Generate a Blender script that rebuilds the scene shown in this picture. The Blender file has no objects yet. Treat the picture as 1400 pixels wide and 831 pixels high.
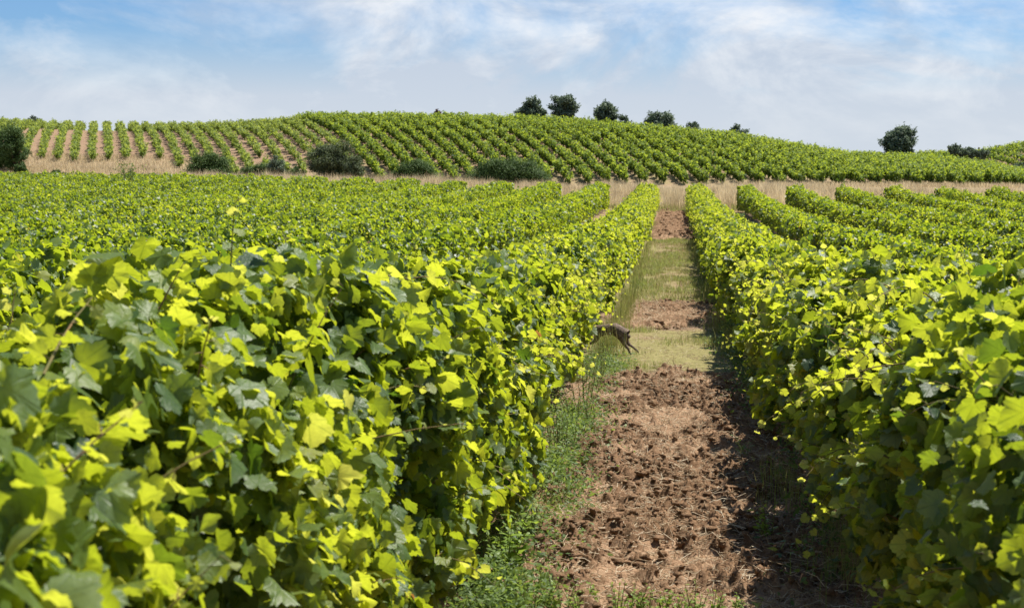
import bpy, math, numpy as np
from mathutils import Vector, Matrix, Euler
R = math.radians
scene = bpy.context.scene
COL = scene.collection
rng = np.random.default_rng(7)

# ------------------------------------------------------------------ camera
H = 1.8
FPX = 2000.0                       # focal length in pixels of the 1400 px photograph
PITCH = math.atan(170.5 / FPX)
YAW = math.atan(221 / FPX * math.cos(PITCH))
cam_d = bpy.data.cameras.new("camera")
cam = bpy.data.objects.new("camera", cam_d)
COL.objects.link(cam)
cam_d.sensor_width = 36
cam_d.lens = FPX / 1400 * 36
cam.location = (0, 0, H)
cam.rotation_euler = (math.pi / 2 - PITCH, 0, YAW)
cam_d.clip_end = 12000
cam_d.clip_start = 0.05
cam_d.dof.use_dof = True
cam_d.dof.focus_distance = 11.0
cam_d.dof.aperture_fstop = 7.5
scene.camera = cam

# ------------------------------------------------------------------ light
SUN_AZ, SUN_EL = 50.0, 62.0
sd = Vector((math.sin(R(SUN_AZ)) * math.cos(R(SUN_EL)), math.cos(R(SUN_AZ)) * math.cos(R(SUN_EL)), math.sin(R(SUN_EL))))
sun_d = bpy.data.lights.new("sun", 'SUN')
sun_d.energy = 5.0
sun_d.angle = R(0.53)
sun_d.color = (1.0, 0.955, 0.88)
sun = bpy.data.objects.new("sun", sun_d)
sun.rotation_euler = sd.to_track_quat('Z', 'Y').to_euler()
COL.objects.link(sun)

scene.view_settings.view_transform = 'Standard'
scene.view_settings.look = 'None'
scene.view_settings.gamma = 1
scene.view_settings.exposure = 0.73

world = bpy.data.worlds.new("World")
scene.world = world
world.use_nodes = True
wn, wl = world.node_tree.nodes, world.node_tree.links
wn.clear()
def W(t, **k):
    n = wn.new(t)
    for a, b in k.items(): setattr(n, a, b)
    return n
sky = W('ShaderNodeTexSky', sky_type='NISHITA', sun_disc=False, sun_elevation=R(SUN_EL), sun_rotation=R(SUN_AZ),
        altitude=100, air_density=1.0, dust_density=0.6, ozone_density=1.6)
tc = W('ShaderNodeTexCoord')
sep = W('ShaderNodeSeparateXYZ'); wl.new(tc.outputs['Generated'], sep.inputs[0])
zp = W('ShaderNodeMath', operation='ADD'); zp.inputs[1].default_value = 0.16; wl.new(sep.outputs['Z'], zp.inputs[0])
dx = W('ShaderNodeMath', operation='DIVIDE'); wl.new(sep.outputs['X'], dx.inputs[0]); wl.new(zp.outputs[0], dx.inputs[1])
dy = W('ShaderNodeMath', operation='DIVIDE'); wl.new(sep.outputs['Y'], dy.inputs[0]); wl.new(zp.outputs[0], dy.inputs[1])
cmb = W('ShaderNodeCombineXYZ'); wl.new(dx.outputs[0], cmb.inputs[0]); wl.new(dy.outputs[0], cmb.inputs[1])
def wnoise(scale, detail, rough, dist=0.0, off=(0, 0, 0), lac=2.0):
    mp = W('ShaderNodeMapping'); mp.inputs['Location'].default_value = off
    mp.inputs['Scale'].default_value = (1, 1, 2.1)
    wl.new(tc.outputs['Generated'], mp.inputs[0])
    n = W('ShaderNodeTexNoise'); n.inputs['Scale'].default_value = scale; n.inputs['Detail'].default_value = detail
    n.inputs['Roughness'].default_value = rough; n.inputs['Distortion'].default_value = dist
    wl.new(mp.outputs[0], n.inputs['Vector'])
    return n
def wramp(src, stops):
    r = W('ShaderNodeValToRGB'); e = r.color_ramp.elements
    e[0].position, e[0].color = stops[0][0], (*[stops[0][1]] * 3, 1) if np.isscalar(stops[0][1]) else (*stops[0][1], 1)
    e[1].position, e[1].color = stops[1][0], (*[stops[1][1]] * 3, 1) if np.isscalar(stops[1][1]) else (*stops[1][1], 1)
    for p, c in stops[2:]:
        x = e.new(p); x.color = (*[c] * 3, 1) if np.isscalar(c) else (*c, 1)
    wl.new(src, r.inputs[0]); return r
big = wnoise(5.0, 9, 0.60, 0.4, (3.3, 1.4, 0.2))
cover = wramp(big.outputs['Fac'], [(0.36, 0.0), (0.56, 1.0)])
fine = wnoise(9.0, 9, 0.62, 0.4, (1.7, 8.0, 0.5))
bright = wramp(fine.outputs['Fac'], [(0.44, 0.0), (0.59, 1.0)])
# cloud brightness: bluish grey bodies to white wisps
ccol = W('ShaderNodeMixRGB'); ccol.inputs[1].default_value = (4.5, 5.15, 6.15, 1); ccol.inputs[2].default_value = (7.4, 7.6, 7.9, 1)
wl.new(bright.outputs[0], ccol.inputs[0])
# coverage also closes towards the horizon
hz = W('ShaderNodeMapRange'); hz.inputs['From Min'].default_value = 0.055; hz.inputs['From Max'].default_value = 0.10
hz.inputs['To Min'].default_value = 1.0; hz.inputs['To Max'].default_value = 0.0
wl.new(sep.outputs['Z'], hz.inputs[0])
cmax = W('ShaderNodeMath', operation='MAXIMUM'); wl.new(cover.outputs[0], cmax.inputs[0]); wl.new(hz.outputs[0], cmax.inputs[1])
thin = W('ShaderNodeMapRange'); thin.inputs['From Min'].default_value = 0.16; thin.inputs['From Max'].default_value = 0.42
thin.inputs['To Min'].default_value = 0.94; thin.inputs['To Max'].default_value = 0.12
wl.new(sep.outputs['Z'], thin.inputs[0])
cm2 = W('ShaderNodeMath', operation='MULTIPLY'); wl.new(thin.outputs[0], cm2.inputs[1]); wl.new(cmax.outputs[0], cm2.inputs[0])
# low haze band colour
hcol = W('ShaderNodeMixRGB'); hcol.inputs[2].default_value = (5.4, 5.85, 6.5, 1)
wl.new(ccol.outputs[0], hcol.inputs[1])
hz2 = W('ShaderNodeMapRange'); hz2.inputs['From Min'].default_value = 0.035; hz2.inputs['From Max'].default_value = 0.10
hz2.inputs['To Min'].default_value = 0.85; hz2.inputs['To Max'].default_value = 0.0
wl.new(sep.outputs['Z'], hz2.inputs[0]); wl.new(hz2.outputs[0], hcol.inputs[0])
skt = W('ShaderNodeMixRGB', blend_type='MULTIPLY'); skt.inputs[0].default_value = 1.0; skt.inputs[2].default_value = (0.52, 0.73, 1.0, 1)
wl.new(sky.outputs[0], skt.inputs[1])
mixc = W('ShaderNodeMixRGB'); wl.new(cm2.outputs[0], mixc.inputs[0]); wl.new(skt.outputs[0], mixc.inputs[1]); wl.new(hcol.outputs[0], mixc.inputs[2])
bg = W('ShaderNodeBackground'); bg.inputs['Strength'].default_value = 0.074
wl.new(mixc.outputs[0], bg.inputs['Color'])
wo = W('ShaderNodeOutputWorld'); wl.new(bg.outputs[0], wo.inputs[0])

# ------------------------------------------------------------------ helpers
CM = cam.rotation_euler.to_matrix()
def ray(px, py):
    d = CM @ Vector(((px - 700) / FPX, -(py - 415.5) / FPX, -1.0))
    return d
def at(px, py, Y):
    d = ray(px, py)
    return Vector((d.x / d.y * Y, Y, H + d.z / d.y * Y))

def tag(o, label=None, cat=None, group=None, kind=None):
    if label: o['label'] = label
    if cat: o['category'] = cat
    if group: o['group'] = group
    if kind: o['kind'] = kind
    return o
def empty(name, loc):
    o = bpy.data.objects.new(name, None); COL.objects.link(o); o.location = loc
    o.empty_display_size = 0.1
    return o
def link_mesh(name, me, mats, parent=None):
    o = bpy.data.objects.new(name, me); COL.objects.link(o)
    for m in (mats if isinstance(mats, (list, tuple)) else [mats]): me.materials.append(m)
    if parent: o.parent = parent
    return o
def np_mesh(name, V, F, attrs=None, smooth=False, matidx=None, origin=None):
    """V (n,3); F (m,k) all faces with k corners."""
    V = np.asarray(V, dtype=np.float32); F = np.asarray(F, dtype=np.int32)
    if origin is not None: V = V - np.asarray(origin, dtype=np.float32)
    me = bpy.data.meshes.new(name)
    me.vertices.add(len(V)); me.vertices.foreach_set('co', V.ravel())
    k = F.shape[1]
    me.loops.add(F.size); me.loops.foreach_set('vertex_index', F.ravel())
    me.polygons.add(len(F)); me.polygons.foreach_set('loop_start', np.arange(0, F.size, k, dtype=np.int32))
    if smooth: me.polygons.foreach_set('use_smooth', np.ones(len(F), dtype=bool))
    if matidx is not None: me.polygons.foreach_set('material_index', np.asarray(matidx, dtype=np.int32))
    me.update(calc_edges=True)
    for n, a in (attrs or {}).items():
        a = np.asarray(a, dtype=np.float32)
        if a.ndim == 1:
            at_ = me.attributes.new(n, 'FLOAT', 'POINT'); at_.data.foreach_set('value', a)
        else:
            at_ = me.attributes.new(n, 'FLOAT_VECTOR', 'POINT'); at_.data.foreach_set('vector', a.ravel())
    return me

def hash3(i, j, k):
    h = (i.astype(np.int64) * 73856093) ^ (j.astype(np.int64) * 19349663) ^ (k.astype(np.int64) * 83492791)
    h = (h ^ (h >> 13)) * 1274126177
    h = h ^ (h >> 16)
    return (h & 0xffff) / 65535.0
def noise(x, y, z=0.0):
    x, y, z = np.broadcast_arrays(np.asarray(x, float), np.asarray(y, float), np.asarray(z, float))
    i, j, k = np.floor(x).astype(int), np.floor(y).astype(int), np.floor(z).astype(int)
    u, v, w = x - i, y - j, z - k
    u, v, w = [t * t * (3 - 2 * t) for t in (u, v, w)]
    r = 0
    for a in (0, 1):
        for b in (0, 1):
            for c in (0, 1):
                r = r + hash3(i + a, j + b, k + c) * (u if a else 1 - u) * (v if b else 1 - v) * (w if c else 1 - w)
    return r
def fbm(x, y, z=0.0, o=4):
    s, a, t = 0, 1.0, 0
    for q in range(o):
        s = s + a * noise(np.asarray(x) * 2 ** q + 17.3 * q, np.asarray(y) * 2 ** q - 9.1 * q, np.asarray(z) * 2 ** q); t += a; a *= 0.5
    return s / t
def nrm(v):
    return v / np.maximum(np.linalg.norm(v, axis=-1, keepdims=True), 1e-9)
def sstep(a, b, x):
    t = np.clip((x - a) / (b - a), 0, 1); return t * t * (3 - 2 * t)

# ------------------------------------------------------------------ materials
class M:
    def __init__(s, name):
        s.m = bpy.data.materials.new(name); s.m.use_nodes = True
        s.n, s.l = s.m.node_tree.nodes, s.m.node_tree.links; s.n.clear()
        s.out = s.n.new('ShaderNodeOutputMaterial')
    def N(s, t, **k):
        n = s.n.new(t)
        for a, b in k.items(): setattr(n, a, b)
        return n
    def attr(s, name):
        return s.N('ShaderNodeAttribute', attribute_name=name)
    def ramp(s, src, stops):
        r = s.N('ShaderNodeValToRGB'); e = r.color_ramp.elements
        while len(e) < len(stops): e.new(0.5)
        for i, (p, c) in enumerate(stops):
            e[i].position = p; e[i].color = (c, c, c, 1) if np.isscalar(c) else (*c, 1)
        s.l.new(src, r.inputs[0]); return r.outputs[0]
    def mix(s, f, a, b, mode='MIX'):
        n = s.N('ShaderNodeMixRGB', blend_type=mode)
        for i, v in ((0, f), (1, a), (2, b)):
            if hasattr(v, 'links'): s.l.new(v, n.inputs[i])
            elif np.isscalar(v): n.inputs[i].default_value = v
            else: n.inputs[i].default_value = (*v, 1)
        return n.outputs[0]
    def noise(s, scale, detail=4, rough=0.55, coord=None):
        n = s.N('ShaderNodeTexNoise'); n.inputs['Scale'].default_value = scale
        n.inputs['Detail'].default_value = detail; n.inputs['Roughness'].default_value = rough
        if coord is None:
            coord = s.N('ShaderNodeNewGeometry').outputs['Position']
        s.l.new(coord, n.inputs['Vector']); return n.outputs['Fac']

def leaf_mat(name, stops, trans_stops, back=None, tmix=0.42, rough=0.42, veins=False, spec=0.5):
    m = M(name)
    rnd = m.attr('rnd').outputs['Fac']
    col = m.ramp(rnd, stops); tcol = m.ramp(rnd, trans_stops)
    bump = None
    if veins:
        lp = m.attr('lp').outputs['Vector']
        sp = m.N('ShaderNodeSeparateXYZ'); m.l.new(lp, sp.inputs[0])
        ax = m.N('ShaderNodeMath', operation='ABSOLUTE'); m.l.new(sp.outputs[0], ax.inputs[0])
        # veins fan out from the stalk: angle around it, taken in steps
        an = m.N('ShaderNodeMath', operation='ARCTAN2'); m.l.new(ax.outputs[0], an.inputs[0]); m.l.new(sp.outputs[1], an.inputs[1])
        sc = m.N('ShaderNodeMath', operation='MULTIPLY'); sc.inputs[1].default_value = 1.25; m.l.new(an.outputs[0], sc.inputs[0])
        pp = m.N('ShaderNodeMath', operation='PINGPONG'); pp.inputs[1].default_value = 0.5; m.l.new(sc.outputs[0], pp.inputs[0])
        vein = m.ramp(pp.outputs[0], [(0.0, 1.0), (0.09, 0.0)])
        col = m.mix(m.mix(1.0, vein, (0.45, 0.45, 0.45), 'MULTIPLY'), col, (0.22, 0.33, 0.08))
        nz = m.noise(9, 3, 0.6, lp)
        col = m.mix(0.35, col, m.mix(1.0, col, m.ramp(nz, [(0.3, 0.55), (0.7, 1.5)]), 'MULTIPLY'))
        tcol = m.mix(0.4, tcol, m.mix(1.0, tcol, m.ramp(nz, [(0.3, 0.7), (0.7, 1.3)]), 'MULTIPLY'))
        tcol = m.mix(vein, tcol, m.mix(1.0, tcol, (0.6, 0.65, 0.6), 'MULTIPLY'))
        bump = m.N('ShaderNodeBump'); bump.inputs['Strength'].default_value = 0.35; bump.inputs['Distance'].default_value = 0.01
        m.l.new(m.mix(0.5, nz, vein), bump.inputs['Height'])
    if back is not None:
        g = m.N('ShaderNodeNewGeometry')
        col = m.mix(m.mix(1.0, g.outputs['Backfacing'], (0.8, 0.8, 0.8), 'MULTIPLY'), col, back)
    p = m.N('ShaderNodeBsdfPrincipled'); m.l.new(col, p.inputs['Base Color'])
    p.inputs['Roughness'].default_value = rough; p.inputs['Specular IOR Level'].default_value = spec
    t = m.N('ShaderNodeBsdfTranslucent'); m.l.new(tcol, t.inputs['Color'])
    if bump: m.l.new(bump.outputs[0], p.inputs['Normal'])
    x = m.N('ShaderNodeMixShader'); x.inputs[0].default_value = tmix
    m.l.new(p.outputs[0], x.inputs[1]); m.l.new(t.outputs[0], x.inputs[2]); m.l.new(x.outputs[0], m.out.inputs[0])
    return m.m

V_ST = [(0.0, (0.025, 0.065, 0.020)), (0.45, (0.07, 0.125, 0.026)), (0.85, (0.13, 0.19, 0.03)), (0.985, (0.22, 0.26, 0.04)), (1.0, (0.24, 0.13, 0.05))]
V_TR = [(0.0, (0.12, 0.21, 0.012)), (0.5, (0.41, 0.52, 0.014)), (0.88, (0.68, 0.74, 0.03)), (0.985, (0.82, 0.80, 0.07)), (1.0, (0.40, 0.18, 0.04))]
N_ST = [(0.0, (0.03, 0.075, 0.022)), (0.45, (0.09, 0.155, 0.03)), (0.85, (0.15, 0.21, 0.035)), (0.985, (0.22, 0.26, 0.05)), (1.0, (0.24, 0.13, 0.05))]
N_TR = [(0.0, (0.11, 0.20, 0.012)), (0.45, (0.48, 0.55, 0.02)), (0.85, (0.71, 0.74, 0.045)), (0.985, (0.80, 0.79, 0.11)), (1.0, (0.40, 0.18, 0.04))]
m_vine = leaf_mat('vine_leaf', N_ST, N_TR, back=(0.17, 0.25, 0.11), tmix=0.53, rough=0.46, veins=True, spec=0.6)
m_vine_far = leaf_mat('vine_leaf_distant', V_ST, V_TR, back=(0.15, 0.23, 0.10), tmix=0.47, rough=0.47, spec=0.65)
H_ST = [(0.0, (0.025, 0.06, 0.016)), (0.5, (0.09, 0.155, 0.03)), (1.0, (0.19, 0.27, 0.05))]
H_TR = [(0.0, (0.08, 0.14, 0.02)), (0.5, (0.34, 0.46, 0.03)), (1.0, (0.64, 0.72, 0.06))]
m_hill = leaf_mat('hill_vine_leaf', H_ST, H_TR, tmix=0.42, rough=0.6, spec=0.2)
P_ST = [(0.0, (0.07, 0.11, 0.03)), (0.5, (0.13, 0.19, 0.045)), (1.0, (0.20, 0.26, 0.07))]
P_TR = [(0.0, (0.24, 0.34, 0.04)), (0.5, (0.42, 0.52, 0.06)), (1.0, (0.56, 0.62, 0.10))]
m_hill_pale = leaf_mat('pale_hill_vine_leaf', P_ST, P_TR, tmix=0.42, rough=0.6, spec=0.2)
m_pine = leaf_mat('pine_needles', [(0, (0.035, 0.07, 0.016)), (1, (0.10, 0.165, 0.038))], [(0, (0.06, 0.11, 0.03)), (1, (0.16, 0.24, 0.05))], tmix=0.2, rough=0.6, spec=0.2)
m_grey = leaf_mat('greyish_leaf', [(0, (0.06, 0.085, 0.04)), (1, (0.15, 0.18, 0.08))], [(0, (0.05, 0.08, 0.02)), (1, (0.14, 0.19, 0.06))], tmix=0.25, rough=0.6, spec=0.2)
m_oak = leaf_mat('dark_tree_leaf', [(0, (0.09, 0.125, 0.085)), (1, (0.19, 0.24, 0.15))], [(0, (0.08, 0.13, 0.05)), (1, (0.2, 0.27, 0.10))], tmix=0.22, rough=0.6, spec=0.2)
m_russet = leaf_mat('russet_leaf', [(0, (0.09, 0.05, 0.045)), (1, (0.18, 0.10, 0.08))], [(0, (0.1, 0.05, 0.03)), (1, (0.2, 0.1, 0.06))], tmix=0.2, rough=0.7, spec=0.1)
m_weed = leaf_mat('weed_leaf', [(0, (0.05, 0.09, 0.025)), (1, (0.15, 0.22, 0.055))], [(0, (0.14, 0.24, 0.04)), (1, (0.42, 0.54, 0.08))], tmix=0.35, rough=0.55, spec=0.3)
m_sprout = leaf_mat('bright_weed_leaf', [(0, (0.09, 0.16, 0.025)), (1, (0.19, 0.28, 0.045))], [(0, (0.25, 0.42, 0.04)), (1, (0.5, 0.65, 0.08))], tmix=0.4, rough=0.5, spec=0.3)
m_grass = leaf_mat('green_grass', [(0, (0.36, 0.27, 0.15)), (0.35, (0.22, 0.20, 0.08)), (0.6, (0.13, 0.17, 0.045)), (1, (0.20, 0.25, 0.06))],
                   [(0, (0.50, 0.38, 0.18)), (0.4, (0.42, 0.39, 0.13)), (1, (0.44, 0.52, 0.10))], tmix=0.35, rough=0.6, spec=0.2)
m_dry = leaf_mat('dry_grass', [(0, (0.32, 0.24, 0.13)), (0.5, (0.60, 0.49, 0.30)), (1, (0.82, 0.72, 0.50))], [(0, (0.40, 0.31, 0.18)), (1, (0.85, 0.70, 0.42))], tmix=0.48, rough=0.8, spec=0.1)
m_straw = leaf_mat('straw', [(0, (0.28, 0.18, 0.10)), (0.5, (0.50, 0.37, 0.23)), (1, (0.82, 0.70, 0.50))], [(0, (0.2, 0.12, 0.07)), (1, (0.4, 0.3, 0.18))], tmix=0.15, rough=0.75, spec=0.15)

def simple(name, c1, c2, scale=8, rough=0.85, bump=0.3, spec=0.2):
    m = M(name); nz = m.noise(scale, 6, 0.6)
    col = m.mix(m.ramp(nz, [(0.35, 0.0), (0.65, 1.0)]), c1, c2)
    p = m.N('ShaderNodeBsdfPrincipled'); m.l.new(col, p.inputs['Base Color']); p.inputs['Roughness'].default_value = rough
    p.inputs['Specular IOR Level'].default_value = spec
    b = m.N('ShaderNodeBump'); b.inputs['Strength'].default_value = bump; b.inputs['Distance'].default_value = 0.02
    m.l.new(nz, b.inputs['Height']); m.l.new(b.outputs[0], p.inputs['Normal']); m.l.new(p.outputs[0], m.out.inputs[0])
    return m.m
m_bark = simple('bark', (0.07, 0.05, 0.035), (0.17, 0.12, 0.085), 30, 0.9, 0.6)
m_wood = simple('vine_wood', (0.10, 0.065, 0.04), (0.20, 0.14, 0.09), 40, 0.8, 0.5)
m_cane = simple('green_cane', (0.12, 0.13, 0.03), (0.22, 0.13, 0.06), 12, 0.6, 0.2)
m_stem = simple('weed_stem', (0.10, 0.12, 0.03), (0.20, 0.19, 0.06), 12, 0.7, 0.2)
m_fur = simple('hare_fur', (0.055, 0.042, 0.034), (0.27, 0.20, 0.15), 45, 0.9, 0.5, 0.1)
m_fur_d = simple('hare_dark_fur', (0.02, 0.016, 0.014), (0.05, 0.04, 0.03), 45, 0.9, 0.4, 0.1)
m_post = simple('old_post', (0.12, 0.10, 0.085), (0.24, 0.21, 0.18), 20, 0.9, 0.4)
m_stone = simple('pale_stone', (0.45, 0.42, 0.38), (0.68, 0.65, 0.6), 30, 0.8, 0.4)

# ------------------------------------------------------------------ terrain
gy = np.array([-50, 0, 6, 11, 20, 35, 50, 65, 77, 86, 100, 150, 186]); gz = np.array([0, 0, 0, -0.05, -0.2, -0.25, -0.15, 0.0, 0.1, 0.74, 0.78, 0.1, 1.0])
def img_u(X, Y):
    return 700 + FPX * np.tan(np.arctan2(X, np.maximum(Y, 1)) + YAW)
cu = np.array([-400, -100, 0, 100, 200, 300, 370, 430, 550, 700, 800, 900, 1000, 1050, 1150, 1205, 1275, 1340, 1400, 1500, 2500])
cy = np.array([172, 168, 166, 166, 168, 166, 162, 157, 157, 160, 165, 174, 183, 189, 202, 206, 211, 222, 238, 262, 300]) + np.array([9.0] * 3 + [14.0] * 10 + [17, 20, 19.5] + [17, 14] + [9.0] * 3)
bu = np.array([-400, 0, 200, 260, 330, 430, 520, 700, 1000, 1200, 1385, 1500, 2500])
by = np.array([230, 230, 231, 237, 243, 249, 254, 255, 255, 255, 256, 264, 290])
YB, YC = 186.0, 268.0
def zpix(pxs, pys, Y):
    return np.array([at(a, b, Y).z for a, b in zip(pxs, pys)])
cz = zpix(cu, cy, YC); bz = zpix(bu, by, YB)
def ground(X, Y):
    X = np.asarray(X, float); Y = np.asarray(Y, float)
    near = np.interp(Y, gy, gz) - 0.012 * np.clip(X, -60, 60) * sstep(0, 25, Y) + 0.25 * sstep(4, 26, -X) * sstep(25, 70, Y)
    u = img_u(X, Y)
    zb = np.interp(u, bu, bz); zc = np.interp(u, cu, cz)
    s = (Y - YB) / (YC - YB)
    hill = zb + (zc - zb) * (1 - (1 - np.clip(s, 0, 2.1)) ** 2)
    t = sstep(165, YB, Y)
    return np.where(Y > YB, hill, near * (1 - t) + zb * t)

def grid(xs, ys):
    X, Y = np.meshgrid(xs, ys)
    nx, ny = len(xs), len(ys)
    idx = np.arange(nx * ny).reshape(ny, nx)
    F = np.stack([idx[:-1, :-1], idx[:-1, 1:], idx[1:, 1:], idx[1:, :-1]], -1).reshape(-1, 4)
    return X.ravel(), Y.ravel(), F
xs = np.concatenate([[-2000, -1500, -1000, -600, -400, -300], np.arange(-240, -12, 3), np.arange(-12, -2, 0.5), np.arange(-2, 2, 0.08), np.arange(2, 12, 0.5), np.arange(12, 200, 3), [220, 300, 400, 600, 1000, 1500, 2000]])
ys = np.concatenate([[-60, -20, -8], np.arange(-4, 20, 0.16), np.arange(20, 60, 0.5), np.arange(60, 110, 1.0), np.arange(110, 360, 3), [380, 420, 500, 700, 1000, 1500, 2000]])
X, Y, F = grid(xs, ys)
Z = ground(X, Y)
Z = Z + np.where(Y < 60, (fbm(X * 3, Y * 3) - 0.5) * 0.07, 0)
Z = np.where(Y > 400, np.minimum(Z, 0), Z)
green = fbm(X * 0.9, Y * 0.35, 3.1)
inrow = 1 - np.clip(np.abs(((X + 1.3) % 2.5) - 1.25) / 1.25, 0, 1)     # 0 under the vines, 1 mid alley
m_ = M('ground'); 
pos = m_.N('ShaderNodeNewGeometry').outputs['Position']
n1 = m_.noise(1.3, 6, 0.65, pos); n2 = m_.noise(14, 6, 0.7, pos); n3 = m_.noise(0.25, 4, 0.6, pos)
soil = m_.ramp(n2, [(0.30, (0.13, 0.075, 0.048)), (0.52, (0.26, 0.165, 0.105)), (0.72, (0.38, 0.27, 0.18))])
drt = m_.ramp(n2, [(0.3, (0.22, 0.165, 0.085)), (0.7, (0.40, 0.32, 0.19))])
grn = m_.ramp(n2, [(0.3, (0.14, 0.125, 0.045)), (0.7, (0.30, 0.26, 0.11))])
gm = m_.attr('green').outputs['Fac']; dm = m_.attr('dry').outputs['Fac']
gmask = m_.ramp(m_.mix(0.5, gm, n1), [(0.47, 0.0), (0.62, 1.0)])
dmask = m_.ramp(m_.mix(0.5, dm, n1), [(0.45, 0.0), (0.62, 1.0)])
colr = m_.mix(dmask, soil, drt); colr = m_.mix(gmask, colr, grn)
p = m_.N('ShaderNodeBsdfPrincipled'); m_.l.new(colr, p.inputs['Base Color']); p.inputs['Roughness'].default_value = 0.95; p.inputs['Specular IOR Level'].default_value = 0.1
b = m_.N('ShaderNodeBump'); b.inputs['Strength'].default_value = 0.7; b.inputs['Distance'].default_value = 0.03
m_.l.new(n2, b.inputs['Height']); m_.l.new(b.outputs[0], p.inputs['Normal']); m_.l.new(p.outputs[0], m_.out.inputs[0])
m_ground = m_.m
patch = np.interp(Y, [0, 14.2, 14.6, 19.3, 19.9, 23.6, 24.2, 44, 49, 76, 80], [0.35, 0.35, 0.75, 0.75, 0.3, 0.3, 0.7, 0.6, 0.3, 0.3, 0.6])
edge = sstep(0.30, 0.55, np.abs(X)) * (np.abs(X) < 0.9) * 0.15
gatt = np.where(np.abs(X) < 1.0, patch + edge * (X < 0), 0.45) + (green - 0.5) * 0.3
gatt = np.where(Y > 100, 0.18, gatt); gatt = np.where((Y > YB) & (X - (at(524, 245, YB).x + (-0.39) * (Y - YB)) > -1), 0.50 + (green - .5) * .3, gatt)  # dense block greener: weed cover, and the rows' shade put into the colour
uu = img_u(X, Y)
datt = np.where(Y > 77, 0.62, 0.45); datt = np.where(Y > 196, 0.44, datt)
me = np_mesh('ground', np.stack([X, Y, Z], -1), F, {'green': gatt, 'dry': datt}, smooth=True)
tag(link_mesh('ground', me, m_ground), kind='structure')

# dug soil patches with clods: real relief
def dug_h(X, Y, y0, y1, amp, seed, x0=-1.0, x1=1.0):
    n = fbm(X * 2.2 + seed, Y * 2.2, seed, 3); c = fbm(X * 9 + seed, Y * 9, seed + 4, 4); d = noise(X * 30, Y * 30, seed)
    wx = X + 0.03 * fbm(X * 20, Y * 20, seed + 2, 2); wy = Y + 0.03 * fbm(X * 20, Y * 20, seed + 3, 2)
    bill = np.abs(2 * fbm(wx * 17, wy * 15, seed + 9, 4) - 1) * 1.5 + 0.35 * np.abs(2 * fbm(wx * 40, wy * 40, seed + 6, 2) - 1)
    lump = sstep(0.44, 0.64, n * 0.55 + c * 0.45)
    bill = np.clip(bill, 0, 0.9)
    inn = sstep(0.92, 0.6, np.abs(X - 0.03)) * 0.9 + 0.1; lump = lump * sstep(0.15, 0.8, inn)
    h = (lump * (0.35 + 0.5 * bill) * 0.8 * amp + bill * 0.15 * amp + (c - 0.4) * amp * 0.3) * inn + d * 0.008 + (fbm(X * 30, Y * 30, seed, 3) - .5) * 0.045 * (0.5 + lump)
    ex = np.minimum(X - x0, x1 - X) + (noise(Y * 2.1, Y * 0 + seed) - 0.5) * 0.25 + (noise(Y * 9, Y * 0 + seed) - 0.5) * 0.1
    ey = np.minimum(Y - y0, y1 - Y) + (noise(X * 3, X * 0 + seed) - 0.5) * (0.8 + 0.02 * y1) + (noise(X * 12, Y * 3, seed) - 0.5) * 0.3 - 0.3
    e = sstep(0.0, 0.14, ex) * sstep(0.0, 0.25, ey)
    Z = ground(X, Y) + 0.035 * e + h * e - 0.06 * (1 - e)
    return Z, lump * e
def dug(y0, y1, step, amp, seed, x0=-1.0, x1=1.0):
    X, Y, F = grid(np.arange(x0, x1 + step, step), np.arange(y0, y1 + step, step))
    Z, L = dug_h(X, Y, y0, y1, amp, seed)
    return np.stack([X, Y, Z], -1), F, L
dd = [(3.6, 14.4, 0.012, 0.10, 1.0), (19.5, 24.0, 0.024, 0.06, 5.0), (47.0, 76.5, 0.05, 0.16, 8.0)]
def surf(X, Y):
    Z = ground(X, Y)
    for (y0, y1, st, am, sdv) in dd:
        k = (Y > y0) & (Y < y1) & (np.abs(X) < 1.0)
        if k.any():
            z, _ = dug_h(X[k], Y[k], y0, y1, am, sdv); Z = Z.copy(); Z[k] = np.maximum(Z[k], z)
    return Z
m_ = M('dug_soil'); pos = m_.N('ShaderNodeNewGeometry').outputs['Position']
n2 = m_.mix(0.4, m_.noise(26, 8, 0.75, pos), m_.noise(95, 4, 0.7, pos)); n1 = m_.noise(3.2, 5, 0.6, pos)
dry_ = m_.ramp(n2, [(0.32, (0.14, 0.078, 0.040)), (0.5, (0.29, 0.178, 0.102)), (0.66, (0.47, 0.335, 0.215))])
wet_ = m_.ramp(n2, [(0.32, (0.075, 0.042, 0.022)), (0.5, (0.18, 0.105, 0.056)), (0.66, (0.34, 0.21, 0.12))])
lm = m_.attr('lump').outputs['Fac']
cc = m_.mix(m_.ramp(m_.mix(0.45, lm, n1), [(0.40, 0.0), (0.62, 1.0)]), dry_, wet_)
p = m_.N('ShaderNodeBsdfPrincipled'); m_.l.new(cc, p.inputs['Base Color']); p.inputs['Roughness'].default_value = 0.95; p.inputs['Specular IOR Level'].default_value = 0.15
b = m_.N('ShaderNodeBump'); b.inputs['Strength'].default_value = 0.9; b.inputs['Distance'].default_value = 0.015
m_.l.new(n2, b.inputs['Height']); m_.l.new(b.outputs[0], p.inputs['Normal']); m_.l.new(p.outputs[0], m_.out.inputs[0])
m_dug = m_.m
for (y0, y1, st, am, sdv) in dd:
    V, F, lump = dug(y0, y1, st, am, sdv)
    me = np_mesh('soil', V, F, {'lump': lump})
    tag(link_mesh('soil', me, m_dug), kind='structure')

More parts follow.
